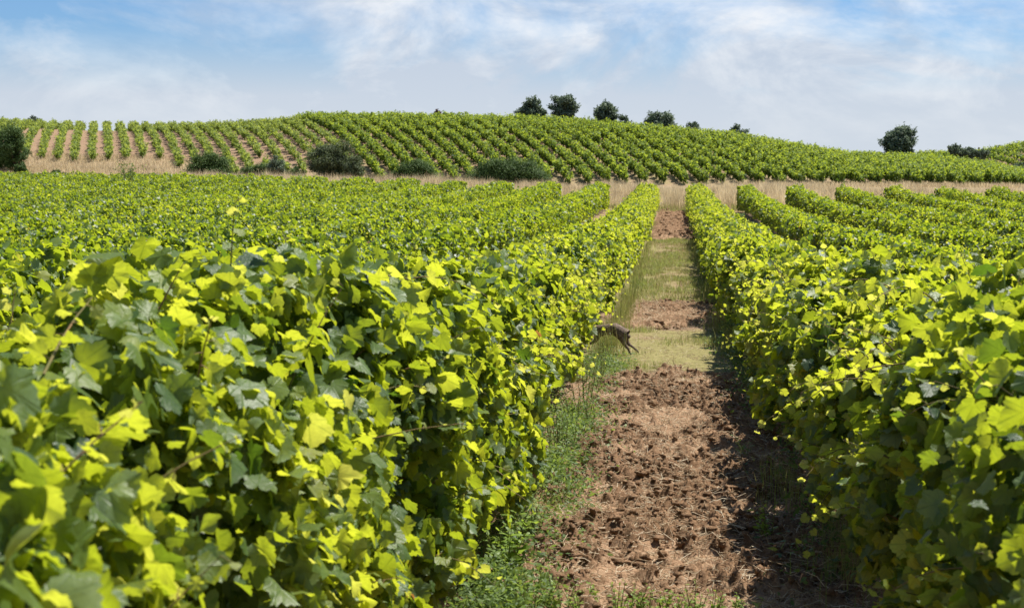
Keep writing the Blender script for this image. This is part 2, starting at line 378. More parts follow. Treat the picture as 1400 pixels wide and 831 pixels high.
# loose clods, one mass
def ico():
    import bmesh
    bm = bmesh.new(); bmesh.ops.create_icosphere(bm, subdivisions=2, radius=1)
    rr_ = np.random.default_rng(5)
    V = np.array([v.co[:] for v in bm.verts]); F = np.array([[v.index for v in f.verts] for f in bm.faces]); bm.free()
    return V, F
IV, IF = ico()
def clods(n, rx, ry, smin, smax, seed):
    r = np.random.default_rng(seed)
    P = np.stack([r.uniform(*rx, n), r.uniform(*ry, n)], -1)
    k = fbm(P[:, 0] * 2.2 + 1, P[:, 1] * 2.2, 1.0, 3) + r.normal(0, .03, len(P)) > 0.45; P = P[k]; n = len(P)
    s = smin + (smax - smin) * r.random(n) ** 5
    V = IV[None] * (0.3 + 1.4 * noise(IV[None, :, 0] * 2.6 + r.random((n, 1)) * 99, IV[None, :, 1] * 2.6, IV[None, :, 2] * 2.6 + r.random((n, 1)) * 50))[..., None]
    V = V * (1 + r.normal(0, 0.16, (n, len(IV), 1)))
    V = V * (s[:, None, None] * r.uniform(0.5, 1.4, (n, 1, 3))) * np.array([1, 1, 0.6])
    base = np.stack([P[:, 0], P[:, 1], surf(P[:, 0], P[:, 1]) + s * 0.15], -1)
    V = V + base[:, None]
    F = IF[None] + (np.arange(n) * len(IV))[:, None, None]
    return V.reshape(-1, 3), F.reshape(-1, 3)
V1, F1 = clods(24000, (-0.72, 0.8), (4.0, 14.5), 0.003, 0.028, 3)
V2, F2 = clods(1200, (-0.6, 0.72), (19.5, 24.0), 0.008, 0.04, 4)
V3, F3 = clods(1200, (-0.6, 0.72), (47, 77), 0.02, 0.10, 5)
V = np.concatenate([V1, V2, V3]); F = np.concatenate([F1, F2 + len(V1), F3 + len(V1) + len(V2)])
me = np_mesh('rubble', V, F, {'lump': np.full(len(V), 0.7)})
tag(link_mesh('clods', me, m_dug), 'loose dark clods of earth strewn over the dug track', 'soil clods', kind='stuff')

# ------------------------------------------------------------------ leaf builder
half0 = [(0.0, 0.02), (0.05, -0.12), (0.14, -0.22), (0.24, -0.20), (0.31, -0.22), (0.38, -0.11), (0.47, -0.05), (0.46, 0.06), (0.43, 0.13), (0.50, 0.20), (0.52, 0.30), (0.58, 0.41), (0.50, 0.45), (0.47, 0.54), (0.35, 0.52), (0.34, 0.60), (0.30, 0.70), (0.20, 0.73), (0.15, 0.82), (0.06, 0.84), (0.0, 0.93)]
half1 = [(0.0, 0.0), (0.15, -0.22), (0.38, -0.13), (0.47, 0.02), (0.43, 0.14), (0.57, 0.39), (0.44, 0.52), (0.34, 0.54), (0.25, 0.72), (0.0, 0.93)]
half2 = [(0.0, -0.1), (0.42, -0.05), (0.5, 0.38), (0.22, 0.62), (0.0, 0.95)]
half3 = [(0.0, -0.1), (0.46, 0.2), (0.0, 0.95)]
halfw = [(0.0, 0.0), (0.09, 0.25), (0.11, 0.5), (0.06, 0.8), (0.0, 1.0)]
def template(half, centre=True):
    pts = list(half) + [(-x, y) for x, y in half[-2:0:-1]]
    n = len(pts)
    if centre:
        V = np.array([(0.0, 0.25)] + pts); F = np.array([[0, 1 + i, 1 + (i + 1) % n] for i in range(n)])
        F = F[:, ::1]
    else:
        V = np.array(pts); h = len(half) - 1
        F = []
        for i in range(1, h):     # strips between the halves, folded down the midrib
            F.append([0 if i == 1 else i - 1 + 0, i, i + 1])
        F = None
    return V, F
T0, T1, T2 = template(half0), template(half1), template(half2)
T3 = (np.array([(0, -0.1), (0.46, 0.2), (0, 0.95), (-0.46, 0.2)]), np.array([[0, 1, 2], [0, 2, 3]]))
TW = (np.array([(0, 0), (0.10, 0.35), (0.07, 0.75), (0, 1.0), (-0.07, 0.75), (-0.10, 0.35)]), np.array([[0, 1, 5], [1, 2, 5], [2, 4, 5], [2, 3, 4]]))

def leaves(P, Nn, Tp, size, T, r, curl=0.35, fold=0.25):
    n = len(P); V2, F = T
    Nn = nrm(Nn); Tp = Tp - Nn * (Tp * Nn).sum(-1, keepdims=True); Tp = nrm(Tp); Sd = np.cross(Tp, Nn)
    x, y = V2[:, 0][None], V2[:, 1][None]
    c1 = r.normal(0, curl, (n, 1)) - 0.25 * curl; c2 = -np.abs(r.normal(0, curl, (n, 1))); fo = r.normal(0.05, fold, (n, 1)); wv = r.normal(0, 0.10, (n, 1)); ph = r.uniform(0, 6.3, (n, 1))
    tw = r.normal(0, 0.35, (n, 1))
    z = c1 * x * x * 1.3 + c2 * (y - 0.2) ** 2 * 0.8 + fo * np.abs(x) + wv * np.sin(x * 9 + y * 7 + ph) * (x * x + (y - .25) ** 2) ** 0.5 + tw * x * y
    asp = r.uniform(0.85, 1.15, (n, 1))
    L = size[:, None, None] * ((x * asp)[..., None] * Sd[:, None] + y[..., None] * Tp[:, None] + z[..., None] * Nn[:, None])
    V = P[:, None] + L
    FF = F[None] + (np.arange(n) * len(V2))[:, None, None]
    return V.reshape(-1, 3), FF.reshape(-1, 3), np.broadcast_to(np.stack([V2[:, 0], V2[:, 1], 0 * V2[:, 0]], -1)[None], (n, len(V2), 3)).reshape(-1, 3)

class Bag:
    """collects triangles, with a material index and the two leaf attributes"""
    def __init__(s): s.V, s.F, s.A, s.L, s.M, s.n = [], [], [], [], [], 0
    def add(s, V, F, rnd=None, lp=None, mi=0):
        if len(V) == 0: return
        s.V.append(V); s.F.append(F + s.n); s.n += len(V)
        s.A.append(np.full(len(V), 0.5) if rnd is None else rnd); s.L.append(np.zeros((len(V), 3)) if lp is None else lp); s.M.append(np.full(len(F), mi))
    def build(s, name, mats, parent=None, origin=None, smooth=True, lp=False):
        a = {'rnd': np.concatenate(s.A)}
        if lp: a['lp'] = np.concatenate(s.L)
        me = np_mesh(name, np.concatenate(s.V), np.concatenate(s.F), a, smooth, np.concatenate(s.M), origin)
        o = link_mesh(name, me, mats, parent)
        return o
    def leaf(s, P, N_, T_, size, T, r, rnd, mi=0, **k):
        if len(P) == 0: return
        V, F, L = leaves(P, N_, T_, size, T, r, **k)
        s.add(V, F, np.repeat(rnd, len(T[0])), L, mi)
    def sticks(s, A, B, ra, rb, mi=0, rnd=0.5, sides=3):
        """many tapered prisms from A to B"""
        A, B = np.asarray(A, float), np.asarray(B, float)
        if len(A) == 0: return
        n = len(A); d = nrm(B - A); ref = np.where(np.abs(d[:, 2:3]) < 0.9, [[0, 0, 1.0]], [[1.0, 0, 0]])
        u = nrm(np.cross(d, ref)); v = np.cross(d, u)
        ang = np.arange(sides) / sides * 2 * np.pi
        ra = np.broadcast_to(ra, n)[:, None, None]; rb = np.broadcast_to(rb, n)[:, None, None]
        ring = np.cos(ang)[None, :, None] * u[:, None] + np.sin(ang)[None, :, None] * v[:, None]
        V = np.concatenate([A[:, None] + ring * ra, B[:, None] + ring * rb], 1)
        F = []
        for i in range(sides):
            j = (i + 1) % sides
            F += [[i, j, sides + j], [i, sides + j, sides + i]]
        F = np.array(F)[None] + (np.arange(n) * 2 * sides)[:, None, None]
        s.add(V.reshape(-1, 3), F.reshape(-1, 3), np.full(n * 2 * sides, rnd), None, mi)

# ------------------------------------------------------------------ the field's vine rows
crY = np.array([0, 3, 5, 8, 11, 18, 30, 45, 55, 65, 77, 90]); crZ = H + np.array([-.12, -.18, -.32, -.49, -.62, -.75, -.85, -.80, -.72, -.50, -.22, -.2])
def row_h(Y): return np.interp(Y, crY, crZ) - np.interp(Y, gy, gz) - 0.08 + 0.035 * (1 - sstep(4, 10, Y))

HEL = np.array([0.36, 0.55, 0.55])     # leaves turn towards the sun
ROWDROP = 0.0
def hedge(bag, cane, X0, y0, y1, per_m, size, T, r, seed, z_low=0.16, a=0.50, gap=0.50, shoot_m=4.0, bags_mi=0, side=0, stems=True):
    n = int((y1 - y0) * per_m)
    if n <= 0: return
    y = r.uniform(y0, y1, n)
    th = r.uniform(-0.62, math.pi + 0.62, n)
    h = (row_h(y) - (0.13 * sstep(76, 66, y) if X0 > 2 else 0)) * (0.94 + 0.12 * noise(y * 0.9, 0 * y + seed))
    zc = (h + z_low) / 2; bb = (h - z_low) / 2
    e = 0.75
    cx, cz_ = np.cos(th), np.sin(th)
    ex = np.sign(cx) * np.abs(cx) ** e; ez = np.sign(cz_) * np.abs(cz_) ** e
    aa = a * (1 + (0.14 * (1 - sstep(5, 12, y)) if side else 0)) * (0.85 + 0.3 * noise(y * 0.8 + 31, 0 * y + seed))
    lump = fbm(y * 2.3, ex * 1.6 + seed, ez * 1.6, 3)
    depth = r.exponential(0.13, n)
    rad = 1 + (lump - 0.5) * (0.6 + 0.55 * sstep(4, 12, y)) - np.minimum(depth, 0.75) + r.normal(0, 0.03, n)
    # dark gaps: fewer outer leaves where this noise is low
    gp = noise(y * 4.5 + 5, ex * 2.2 + seed * 3, ez * 2.2)
    keep = (gp > gap) | (depth > 0.36) | (r.random(n) < 0.12)
    z = zc + ez * bb * rad
    keep &= (z > 0.02)
    x = X0 + ex * aa * rad
    P = np.stack([x, y, z + ground(x, y)], -1)[keep]
    out = np.stack([cx / a, 0 * cx, cz_ / np.maximum(bb, .2)], -1); out = nrm(out)[keep]
    k = keep.sum()
    Nn = 0.38 * out + HEL * 0.55 + r.normal(0, 0.56, (k, 3))
    Tp = np.array([0, 0, -0.75]) + 0.45 * out + r.normal(0, 0.45, (k, 3))
    sz = size * np.clip(np.exp(r.normal(0, 0.32, k)), 0.45, 1.6)
    dk = depth[keep]
    rnd = np.clip(0.50 + (noise(y[keep] * 0.9, 0 * y[keep] + seed * 2) - 0.5) * 0.22 + r.normal(0, 0.2, k) - dk * 0.9 + (gp[keep] - .5) * 0.25, 0, 0.985)  # deeper and gap leaves get darker tones, shade put into the colour
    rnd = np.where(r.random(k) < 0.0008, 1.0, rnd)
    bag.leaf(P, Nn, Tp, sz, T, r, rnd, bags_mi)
    # large inner leaves added to block light, shade put into their dark tone
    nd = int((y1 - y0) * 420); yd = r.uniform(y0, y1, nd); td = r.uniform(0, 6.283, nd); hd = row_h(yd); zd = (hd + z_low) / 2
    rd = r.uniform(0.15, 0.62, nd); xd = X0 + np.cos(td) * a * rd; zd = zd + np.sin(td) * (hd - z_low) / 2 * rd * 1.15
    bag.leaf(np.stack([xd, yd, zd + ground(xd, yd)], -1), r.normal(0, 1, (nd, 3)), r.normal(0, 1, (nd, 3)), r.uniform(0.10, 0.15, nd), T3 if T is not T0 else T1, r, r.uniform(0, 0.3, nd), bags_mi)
    # shoots standing out of the hedge, leaves along them
    ns = int((y1 - y0) * shoot_m)
    if ns > 0:
        ys_ = r.uniform(y0, y1, ns); ths = r.uniform(0.15, math.pi - 0.15, ns)
        if side: ths = np.where(r.random(ns) < 0.4, ths, (r.uniform(-0.3, 0.8, ns) if side > 0 else math.pi - r.uniform(-0.3, 0.8, ns)))
        hs = row_h(ys_) - (0.13 * sstep(76, 66, ys_) if X0 > 2 else 0); cx, cz_ = np.cos(ths), np.sin(ths)
        x = X0 + np.sign(cx) * np.abs(cx) ** e * a * 0.8; z = (hs + z_low) / 2 + np.sign(cz_) * np.abs(cz_) ** e * (hs - z_low) / 2 * 0.85
        B0 = np.stack([x, ys_, z + ground(x, ys_)], -1)
        dirn = nrm(np.stack([cx * 0.8, 0 * cx, 0.35 + cz_ * 0.5], -1) + r.normal(0, 0.4, (ns, 3)))
        Ls = r.uniform(0.16, 0.40, ns)
        droop = np.stack([cx * 0.05, 0 * cx, -0.12 - 0 * cx], -1) * Ls[:, None]
        nl = 7
        def pt(t): return B0 + dirn * (Ls * t)[:, None] + droop * t * t
        if stems and cane is not None:
            for q in range(3):
                cane.sticks(pt(q / 3), pt((q + 1) / 3), 0.0035 - 0.0008 * q, 0.0027 - 0.0008 * q, mi=1)
        for q in range(nl):
            t = (q + 1) / nl
            Pq = pt(t); sd_ = (1 if q % 2 else -1)
            lat = nrm(np.cross(dirn, np.array([0, 0, 1.0])) * sd_ + r.normal(0, 0.3, (ns, 3)))
            pet = lat * (0.035 * size / 0.09)
            Pl = Pq + pet
            bag.leaf(Pl, HEL * 0.7 + dirn * 0.2 + r.normal(0, 0.4, (ns, 3)), lat + np.array([0, 0, -0.35]) + r.normal(0, 0.25, (ns, 3)),
                     size * (1.05 - 0.65 * t) * r.uniform(0.8, 1.2, ns), T, r, np.clip(0.62 + 0.3 * t + r.normal(0, 0.1, ns), 0, 0.985), bags_mi)
            if stems and cane is not None: cane.sticks(Pq, Pl, 0.0015, 0.0012, mi=1)

def trunk_mesh(seed):
    r = np.random.default_rng(seed); b_ = Bag()
    pts = [np.array([0, 0, -0.05])]
    for i in range(5): pts.append(pts[-1] + np.array([r.normal(0, 0.02), r.normal(0, 0.02), 0.13]))
    for i in range(5): b_.sticks([pts[i]], [pts[i + 1]], 0.032 - i * 0.002, 0.030 - i * 0.002, sides=7)
    for s_ in (-1, 1):
        b_.sticks([pts[-1]], [pts[-1] + np.array([0, s_ * 0.3, 0.12])], 0.018, 0.012, sides=6)
    me = np_mesh('trunk', np.concatenate(b_.V), np.concatenate(b_.F), smooth=True); me.materials.append(m_wood)
    return me
trunks = [trunk_mesh(s) for s in (1, 2, 3)]

words = ['first', 'second', 'third', 'fourth', 'fifth', 'sixth', 'seventh', 'eighth', 'ninth', 'tenth', 'eleventh', 'twelfth', 'thirteenth', 'fourteenth', 'fifteenth', 'sixteenth', 'seventeenth', 'eighteenth', 'nineteenth', 'twentieth']
def ordw(k):
    if k < 20: return words[k]
    t = ['twenty', 'thirty', 'forty', 'fifty'][(k + 1) // 10 - 2] if (k + 1) % 10 else None
    if t: return t + '-' + words[(k + 1) % 10 - 1]
    return ['thirtieth', 'fortieth', 'fiftieth'][(k + 1) // 10 - 3]

def field_row(X0, ystart, yend, label, seed, near=False, side=0):
    r = np.random.default_rng(seed)
    root = empty('vine_row', (X0, ystart, float(ground(X0, ystart))))
    tag(root, label, 'vine row', 'trellised vine rows of the near field')
    o = np.array(root.location)
    fb, cb = Bag(), Bag()
    segs = []
    if near:
        zl = 0.06 if side < 0 else 0.14
        segs += [(ystart, 5, 5600, 0.054, T0, 8), (5, 9, 5400, 0.053, T0, 9), (9, 20, 4000, 0.055, T1, 9), (20, 40, 2600, 0.060, T2, 8), (40, yend, 1700, 0.072, T3, 7)]
    else:
        zl = 0.16
        segs += [(ystart, 14, 2900, 0.060, T1, 7), (14, 36, 2100, 0.063, T2, 6), (36, yend, 1450, 0.076, T3, 5)]
    for (a_, b_, pm, sz, T, sm) in segs:
        a_ = max(a_, ystart)
        if b_ > a_: hedge(fb, fb, X0, a_, b_, pm, sz, T, r, seed * 1.37, shoot_m=sm, side=side, z_low=zl, stems=(near and b_ <= 20), a=0.48 if side else (0.42 if X0 < 0 else 0.37))
    # end face of the row
    n = 700; yy = yend + np.abs(r.normal(0, 0.08, n)); xx = X0 + r.uniform(-0.42, 0.42, n); hh = row_h(yy); zz = r.uniform(0.1, 1, n) * hh
    P = np.stack([xx, yy, zz + ground(xx, yy)], -1)
    fb.leaf(P, np.array([0, 0.6, 0.4]) + r.normal(0, 0.45, (n, 3)), np.array([0, 0, -1.0]) + r.normal(0, 0.4, (n, 3)), np.full(n, 0.13), T3, r, r.uniform(0.2, 0.8, n))
    if near:
        ns = 46; yy = np.sort(r.uniform(3.2, 16, ns)); hh = row_h(yy)
        z0 = hh * r.uniform(0.35, 1.0, ns); sd_ = np.where(r.random(ns) < 0.75, side, -side)
        P0 = np.stack([X0 + sd_ * 0.36 * (1.15 - 0.5 * (z0 / hh) ** 4), yy, z0 + ground(X0 + 0 * yy, yy)], -1)
        D_ = nrm(np.stack([sd_ * r.uniform(0.3, 1.0, ns), r.normal(0, 0.5, ns), r.uniform(0.1, 1.0, ns)], -1)); L_ = r.uniform(0.25, 0.55, ns)[:, None]
        pt = lambda t: P0 + D_ * L_ * t + np.array([0, 0, -0.55]) * L_ * t * t
        for q in range(6): fb.sticks(pt(q / 6), pt((q + 1) / 6), 0.0034 - 0.0004 * q, 0.0030 - 0.0004 * q, mi=1, sides=4)
        for q in range(11):
            t = (q + 0.8) / 11; lat = nrm(np.cross(D_, [0, 0, 1.0]) * (1 if q % 2 else -1) + r.normal(0, 0.35, (ns, 3)))
            Pq = pt(t); Pl = Pq + lat * 0.03; fb.sticks(Pq, Pl, 0.0014, 0.0011, mi=1)
            fb.leaf(Pl, HEL * 0.8 + r.normal(0, 0.4, (ns, 3)), lat + np.array([0, 0, -0.5]) + r.normal(0, 0.3, (ns, 3)), 0.070 * (1.1 - 0.72 * t) * r.uniform(0.75, 1.25, ns), T0, r, np.clip(0.6 + 0.36 * t + r.normal(0, 0.1, ns), 0, 0.985))
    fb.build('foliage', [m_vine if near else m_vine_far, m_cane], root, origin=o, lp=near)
    if near:
        # long woody canes in and across the face
        nc = 30; yy = r.uniform(ystart, 20, nc); s_ = np.where(r.random(nc) < .7, side, -side)
        A = np.stack([X0 + s_ * 0.22, yy, 0.6 + r.uniform(-.2, .5, nc) + ground(X0, yy)], -1)
        B = A + np.stack([s_ * 0.28, r.normal(0, 0.25, nc), r.uniform(-0.05, 0.3, nc)], -1)
        for q in range(nc):
            c_ = Bag(); md = (A[q] + B[q]) / 2 + r.normal(0, 0.02, 3)
            c_.sticks([A[q] - A[q], md - A[q]], [md - A[q], B[q] - A[q]], [0.0045, 0.0035], [0.0035, 0.002], sides=5)
            co = c_.build('cane', m_wood, root); co.location = A[q] - o
    if near:
        for q, yt in enumerate(np.arange(ystart + 1.0, 20, 1.1)):
            t = bpy.data.objects.new('trunk', trunks[q % 3]); COL.objects.link(t); t.parent = root
            t.location = (0.03 * math.sin(q * 3.3), yt - ystart, float(ground(X0, yt)) - root.location.z); t.rotation_euler = (0, 0, q * 1.3)
    return root

XL, XR = -1.32, 1.22
nl = 17; nr = 9
for k in range(nl):
    X0 = XL - 2.5 * k
    ys_ = 1.1 if k == 0 else max(1.4 * abs(X0) - 0.5, 3)
    if k == 0: lab = 'first vine row left of the dirt track, blurred big leaves close up'
    else: lab = f'{ordw(k)} vine row counted leftward from the dirt track, its far end facing the dry grass'
    field_row(X0, ys_, 77.0, lab, 11 + k, near=(k == 0), side=1 if k == 0 else 0)
for k in range(nr):
    X0 = XR + 2.5 * k
    ys_ = 2.6 if k == 0 else max(3.5 * abs(X0) - 1.5, 3)
    if k == 0: lab = 'first vine row right of the dirt track, shading its edge'
    else: lab = f'{ordw(k)} vine row counted rightward from the dirt track, its far end facing the dry grass'
    field_row(X0, ys_, 77.0 + 0.2 * math.sin(k * 2), lab, 61 + k, near=(k == 0), side=-1 if k == 0 else 0)

# ------------------------------------------------------------------ hill vine rows
def hill_row(path_x, ya, yb, dens, plant_h, mat, label, group, seed, sc=1.0, trunk=True, gaps=0.0, spread=1.15, lsz=1.1, step=1.15, name='vine_row', gf=ground):
    r = np.random.default_rng(seed)
    yp = np.arange(ya, yb, step); yp = yp + r.normal(0, 0.12, len(yp)); yp = yp[r.random(len(yp)) > gaps]
    xp = path_x(yp) + r.normal(0, 0.08, len(yp)); zp_ = gf(xp, yp)
    n = len(yp)
    if n < 2: return None
    hp = plant_h * r.uniform(0.7, 1.15, n)
    b_ = Bag()
    k = dens
    idx = np.repeat(np.arange(n), k)
    m = n * k
    # leaves on upright arching shoots: each plant has 7 of them
    sh = r.integers(0, 7, m); az = (r.random((n, 7)) * 6.28)[idx, sh]; lean = (r.uniform(0.1, 0.75, (n, 7)))[idx, sh]; shl = (r.uniform(0.7, 1.15, (n, 7)))[idx, sh]
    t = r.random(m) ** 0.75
    h = hp[idx] * (0.14 + 0.86 * t * shl)
    rad = lean * t * spread * sc + 0.08
    P = np.stack([xp[idx] + np.cos(az) * rad * 0.68 + r.normal(0, 0.07, m), yp[idx] + np.sin(az) * rad * 1.2 + r.normal(0, 0.07, m), zp_[idx] + h + r.normal(0, 0.05, m)], -1)
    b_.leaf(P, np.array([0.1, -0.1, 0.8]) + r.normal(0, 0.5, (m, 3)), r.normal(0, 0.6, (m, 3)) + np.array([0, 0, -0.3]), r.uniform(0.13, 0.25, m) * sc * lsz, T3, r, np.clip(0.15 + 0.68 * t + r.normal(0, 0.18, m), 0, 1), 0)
    qn = np.repeat(np.arange(n), 9); mm = len(qn)
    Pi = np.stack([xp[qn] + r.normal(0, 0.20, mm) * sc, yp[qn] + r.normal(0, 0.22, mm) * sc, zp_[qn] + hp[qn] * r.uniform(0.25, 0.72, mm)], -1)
    b_.leaf(Pi, r.normal(0, 1, (mm, 3)), r.normal(0, 1, (mm, 3)), r.uniform(0.30, 0.45, mm) * sc, T3, r, r.uniform(0, 0.25, mm), 0)  # big inner leaves added to block light, dark tone stands in for shade
    if trunk:
        A = np.stack([xp, yp, zp_ - 0.05], -1); B = np.stack([xp + r.normal(0, .05, n), yp, zp_ + hp * 0.55], -1)
        b_.sticks(A, B, 0.045, 0.035, mi=1, sides=4)
    o = (float(xp[0]), float(yp[0]), float(zp_[0]))
    ob = b_.build(name, [mat, m_wood], None, origin=o)
    ob.location = o
    tag(ob, label, 'vine row', group)
    return ob

def dir_at(vpx):                      # horizontal direction (dx per dy) of rows vanishing above that pixel column
    d = ray(vpx, 245); return d.x / d.y
# paler block on the left
boundary_x = lambda y: at(524, 245, YB).x + dir_at(140) * (y - YB)
q = 0
for k in range(27):
    X0 = at(524, 245, YB).x - 2.6 - 2.42 * k
    sl = dir_at(140)
    f = lambda y, X0=X0, sl=sl: X0 + sl * (y - YB)
    ya = (188 if k < 11 else 193) + 2 * math.sin(k * 0.7)
    lab = f'{ordw(k)} pale sparse hill vine row counted leftward from where the dense hill block begins'
    hill_row(f, ya, 282, 85, 1.5, m_hill_pale, lab, 'pale sparse vine rows on the hill', 200 + k, gaps=0.12, lsz=1.4)
# dense block
for k in range(52):
    X0 = at(524, 245, YB).x + 2.42 * k
    sl = dir_at(140 + min(k, 26) * 19)
    f = lambda y, X0=X0, sl=sl: X0 + sl * (y - YB)
    lab = f'{ordw(k)} dense hill vine row counted rightward from the paler sparse block'
    yb_ = 284
    hill_row(f, 186.8 + 0.6 * math.sin(k), yb_, 112, 1.9, m_hill, lab, 'dense green vine rows on the hill', 300 + k, gaps=0.05, spread=1.15, lsz=1.4, step=0.85)

# ------------------------------------------------------------------ far hill on the right
fhu = np.array([1180, 1230, 1262, 1300, 1340, 1400, 1500, 1700, 2100]); fhy = np.array([232, 215, 206, 205, 203, 192, 178, 160, 150]) + 10.0
FB, FC = 330.0, 430.0
fcz = zpix(fhu, fhy, FC); fbz = zpix(fhu, np.full(len(fhu), 246.0), FB)
def far_ground(X, Y):
    X = np.asarray(X, float); Y = np.asarray(Y, float); u = img_u(X, Y)
    zb = np.interp(u, fhu, fbz); zc = np.interp(u, fhu, fcz); s = (Y - FB) / (FC - FB)
    return zb + (zc - zb) * (1 - (1 - np.clip(s, -0.15, 2.0)) ** 2)
xs2 = np.arange(30, 330, 4.0); ys2 = np.arange(320, 520, 5.0)
X, Y, F = grid(xs2, ys2); Z = far_ground(X, Y)
me = np_mesh('hills', np.stack([X, Y, Z], -1), F, {'green': np.full(len(X), .25), 'dry': np.full(len(X), .5)}, smooth=True)
tag(link_mesh('hills', me, m_ground), kind='structure')
for k in range(18):
    X0 = at(1255, 246, FB).x + 4.2 * k
    f = lambda y, X0=X0: X0 - 0.02 * (y - FB)
    hill_row(f, 331, 446, 34, 2.0, m_hill, f'{ordw(k)} vine row on the farther right-hand hill, counted from its lower end', 'vine rows on the farther hill', 500 + k, sc=1.9, trunk=False, gaps=0.05, step=1.8, gf=far_ground)

# ------------------------------------------------------------------ trees and bushes
def tube(b_, pts, radii, mi=0, sides=6):
    for i in range(len(pts) - 1):
        b_.sticks([pts[i]], [pts[i + 1]], radii[i], radii[i + 1], mi=mi, sides=sides)
def crown_tree(name, px, y_top, y_base, Yd, wpx, mat, label, cat, seed, group=None, shape='round', leaf=0.2, nleaf=7000, trunk_h=0.25, gf=ground, nclump=60, dens_low=0.6, cz0=0.0):
    r = np.random.default_rng(seed); nclump = int(nclump * 1.5)
    base = at(px, y_base, Yd); top = at(px, y_top, Yd)
    gx = base.x; gzv = min(float(gf(gx, Yd)), base.z)
    hgt = top.z - gzv; wid = wpx / FPX * Yd
    loc = (gx, Yd, gzv)
    root = empty(name, loc); tag(root, label, cat, group)
    tb = Bag()
    th = hgt * trunk_h
    c0 = th * 0.55
    # crown envelope
    cen = np.array([0, 0, c0 + (hgt - c0) / 2]); rad = np.array([wid / 2, wid / 2 * 0.9, (hgt - c0) / 2])
    d = nrm(r.normal(0, 1, (nclump, 3))); rr = r.random(nclump) ** (1 / 3.2)
    C = d * rr[:, None]
    if shape == 'dome':   # flat bottom
        C[:, 2] = np.abs(C[:, 2]) * 1.75 - 0.85; 
    if shape == 'flat':
        C[:, 2] = np.abs(C[:, 2]) * 1.2 - 0.35
    warp = 0.80 + 0.42 * noise(C[:, 0] * 1.4 + seed, C[:, 1] * 1.4, C[:, 2] * 1.4 + seed)
    C = C * rad * warp[:, None] * 0.86 + cen
    cr = rad.mean() * r.uniform(0.16, 0.34, nclump)
    cr = np.minimum(cr, (0.30 if shape == 'dome' else 0.22) * hgt); nleaf = int(nleaf * (1.7 if shape in ('dome', 'flat') else 1.3))
    if shape == 'dome': C[:, 1] *= min(1.0, 1.3 * hgt / wid)
    sx = 0.89 * (wid / 2) / np.percentile(np.abs(C[:, 0]) + cr * 0.85, 96); C[:, :2] *= sx
    C[:, 2] += hgt * 1.0 - np.percentile(C[:, 2] + cr * 1.0, 99)
    if shape == 'dome': C[:, 2] = cr * 0.5 + (C[:, 2] - C[:, 2].min()) * (hgt - 0.5 * cr) / (C[:, 2].max() - C[:, 2].min() + 0.75 * cr.mean())
    # trunk and limbs
    lean = r.normal(0, 0.04 * hgt, 2)
    p0, p1, p2 = np.array([0, 0, -0.1]), np.array([lean[0] * .5, lean[1] * .5, th * 0.7]), np.array([lean[0], lean[1], c0 + (hgt - c0) * 0.45])
    R0 = 0.035 * hgt + 0.03
    tube(tb, [p0, p1, p2], [R0, R0 * 0.75, R0 * 0.35], sides=8)
    sel = r.choice(nclump, min(nclump, 22), replace=False)
    for i in sel:
        s_ = p1 + (p2 - p1) * r.uniform(0, 0.9); e_ = C[i]; md = (s_ + e_) / 2 + np.array([0, 0, -0.06 * hgt]) * r.uniform(-.3, 1)
        tube(tb, [s_, md, e_], [R0 * 0.4, R0 * 0.24, R0 * 0.08], sides=5)
    me = np_mesh('trunk', np.concatenate(tb.V), np.concatenate(tb.F), smooth=True)
    link_mesh('trunk', me, m_bark, root)
    cb = Bag(); w = cr ** 2; w = w / w.sum()
    ix = r.choice(nclump, nleaf, p=w); dv = nrm(r.normal(0, 1, (nleaf, 3))); q = r.random(nleaf) ** 0.6
    P = C[ix] + dv * (cr[ix] * q)[:, None] * np.array([1.1, 1.1, 0.85])
    P[:, 2] = np.maximum(P[:, 2], 0.03 * hgt + cz0)
    Nn = dv * 0.6 + np.array([0, 0, 0.5]) + r.normal(0, 0.45, (nleaf, 3)); Tp = dv + r.normal(0, 0.5, (nleaf, 3))
    rn = np.clip((0.5 + r.normal(0, 0.2, nleaf)) + (r.random(nclump)[ix] - 0.5) * 0.5, 0, 1)
    cb.leaf(P, Nn, Tp, leaf * r.uniform(0.6, 1.3, nleaf), T3 if shape != 'pine' else TW, r, rn)
    # twig tips poking out of the outline
    nt = 90; ix = r.choice(nclump, nt); dv = nrm(C[ix] - cen + r.normal(0, 0.5, (nt, 3)) + np.array([0, 0, 0.5]))
    for u_ in (0.6, 0.8, 1.0, 1.2, 1.35):
        cb.leaf(C[ix] + dv * (cr[ix] * u_)[:, None] + r.normal(0, .04, (nt, 3)), r.normal(0, 1, (nt, 3)), dv + r.normal(0, .5, (nt, 3)), np.full(nt, leaf * 0.8), T3, r, r.random(nt))
    cb.build('crown', mat, root)
    return root

# on the ridge
rg = 'trees along the hill crest'
crown_tree('tree', 728, 132, 163, 268, 42, m_oak, 'dark round tree on the hill crest, leftmost of the ridge trees', 'tree', 1, rg, leaf=0.34, nleaf=5200, nclump=46)
crown_tree('tree', 772, 130, 164, 268, 40, m_oak, 'dark ragged tree on the hill crest, tallest of the ridge trees', 'tree', 2, rg, leaf=0.34, nleaf=5200, nclump=42)
crown_tree('tree', 828, 138, 168, 268, 34, m_oak, 'dark uneven tree on the crest with a low limb reaching left', 'tree', 3, rg, leaf=0.34, nleaf=4200, nclump=36)
crown_tree('bush', 851, 158, 170, 268, 22, m_oak, 'small dark bush on the crest right beside the uneven tree', 'bush', 4, rg, leaf=0.26, nleaf=1500, nclump=20)
crown_tree('tree', 903, 152, 178, 268, 44, m_oak, 'wide low dark tree half sunk behind the crest vines', 'tree', 5, rg, leaf=0.34, nleaf=4800, nclump=46)
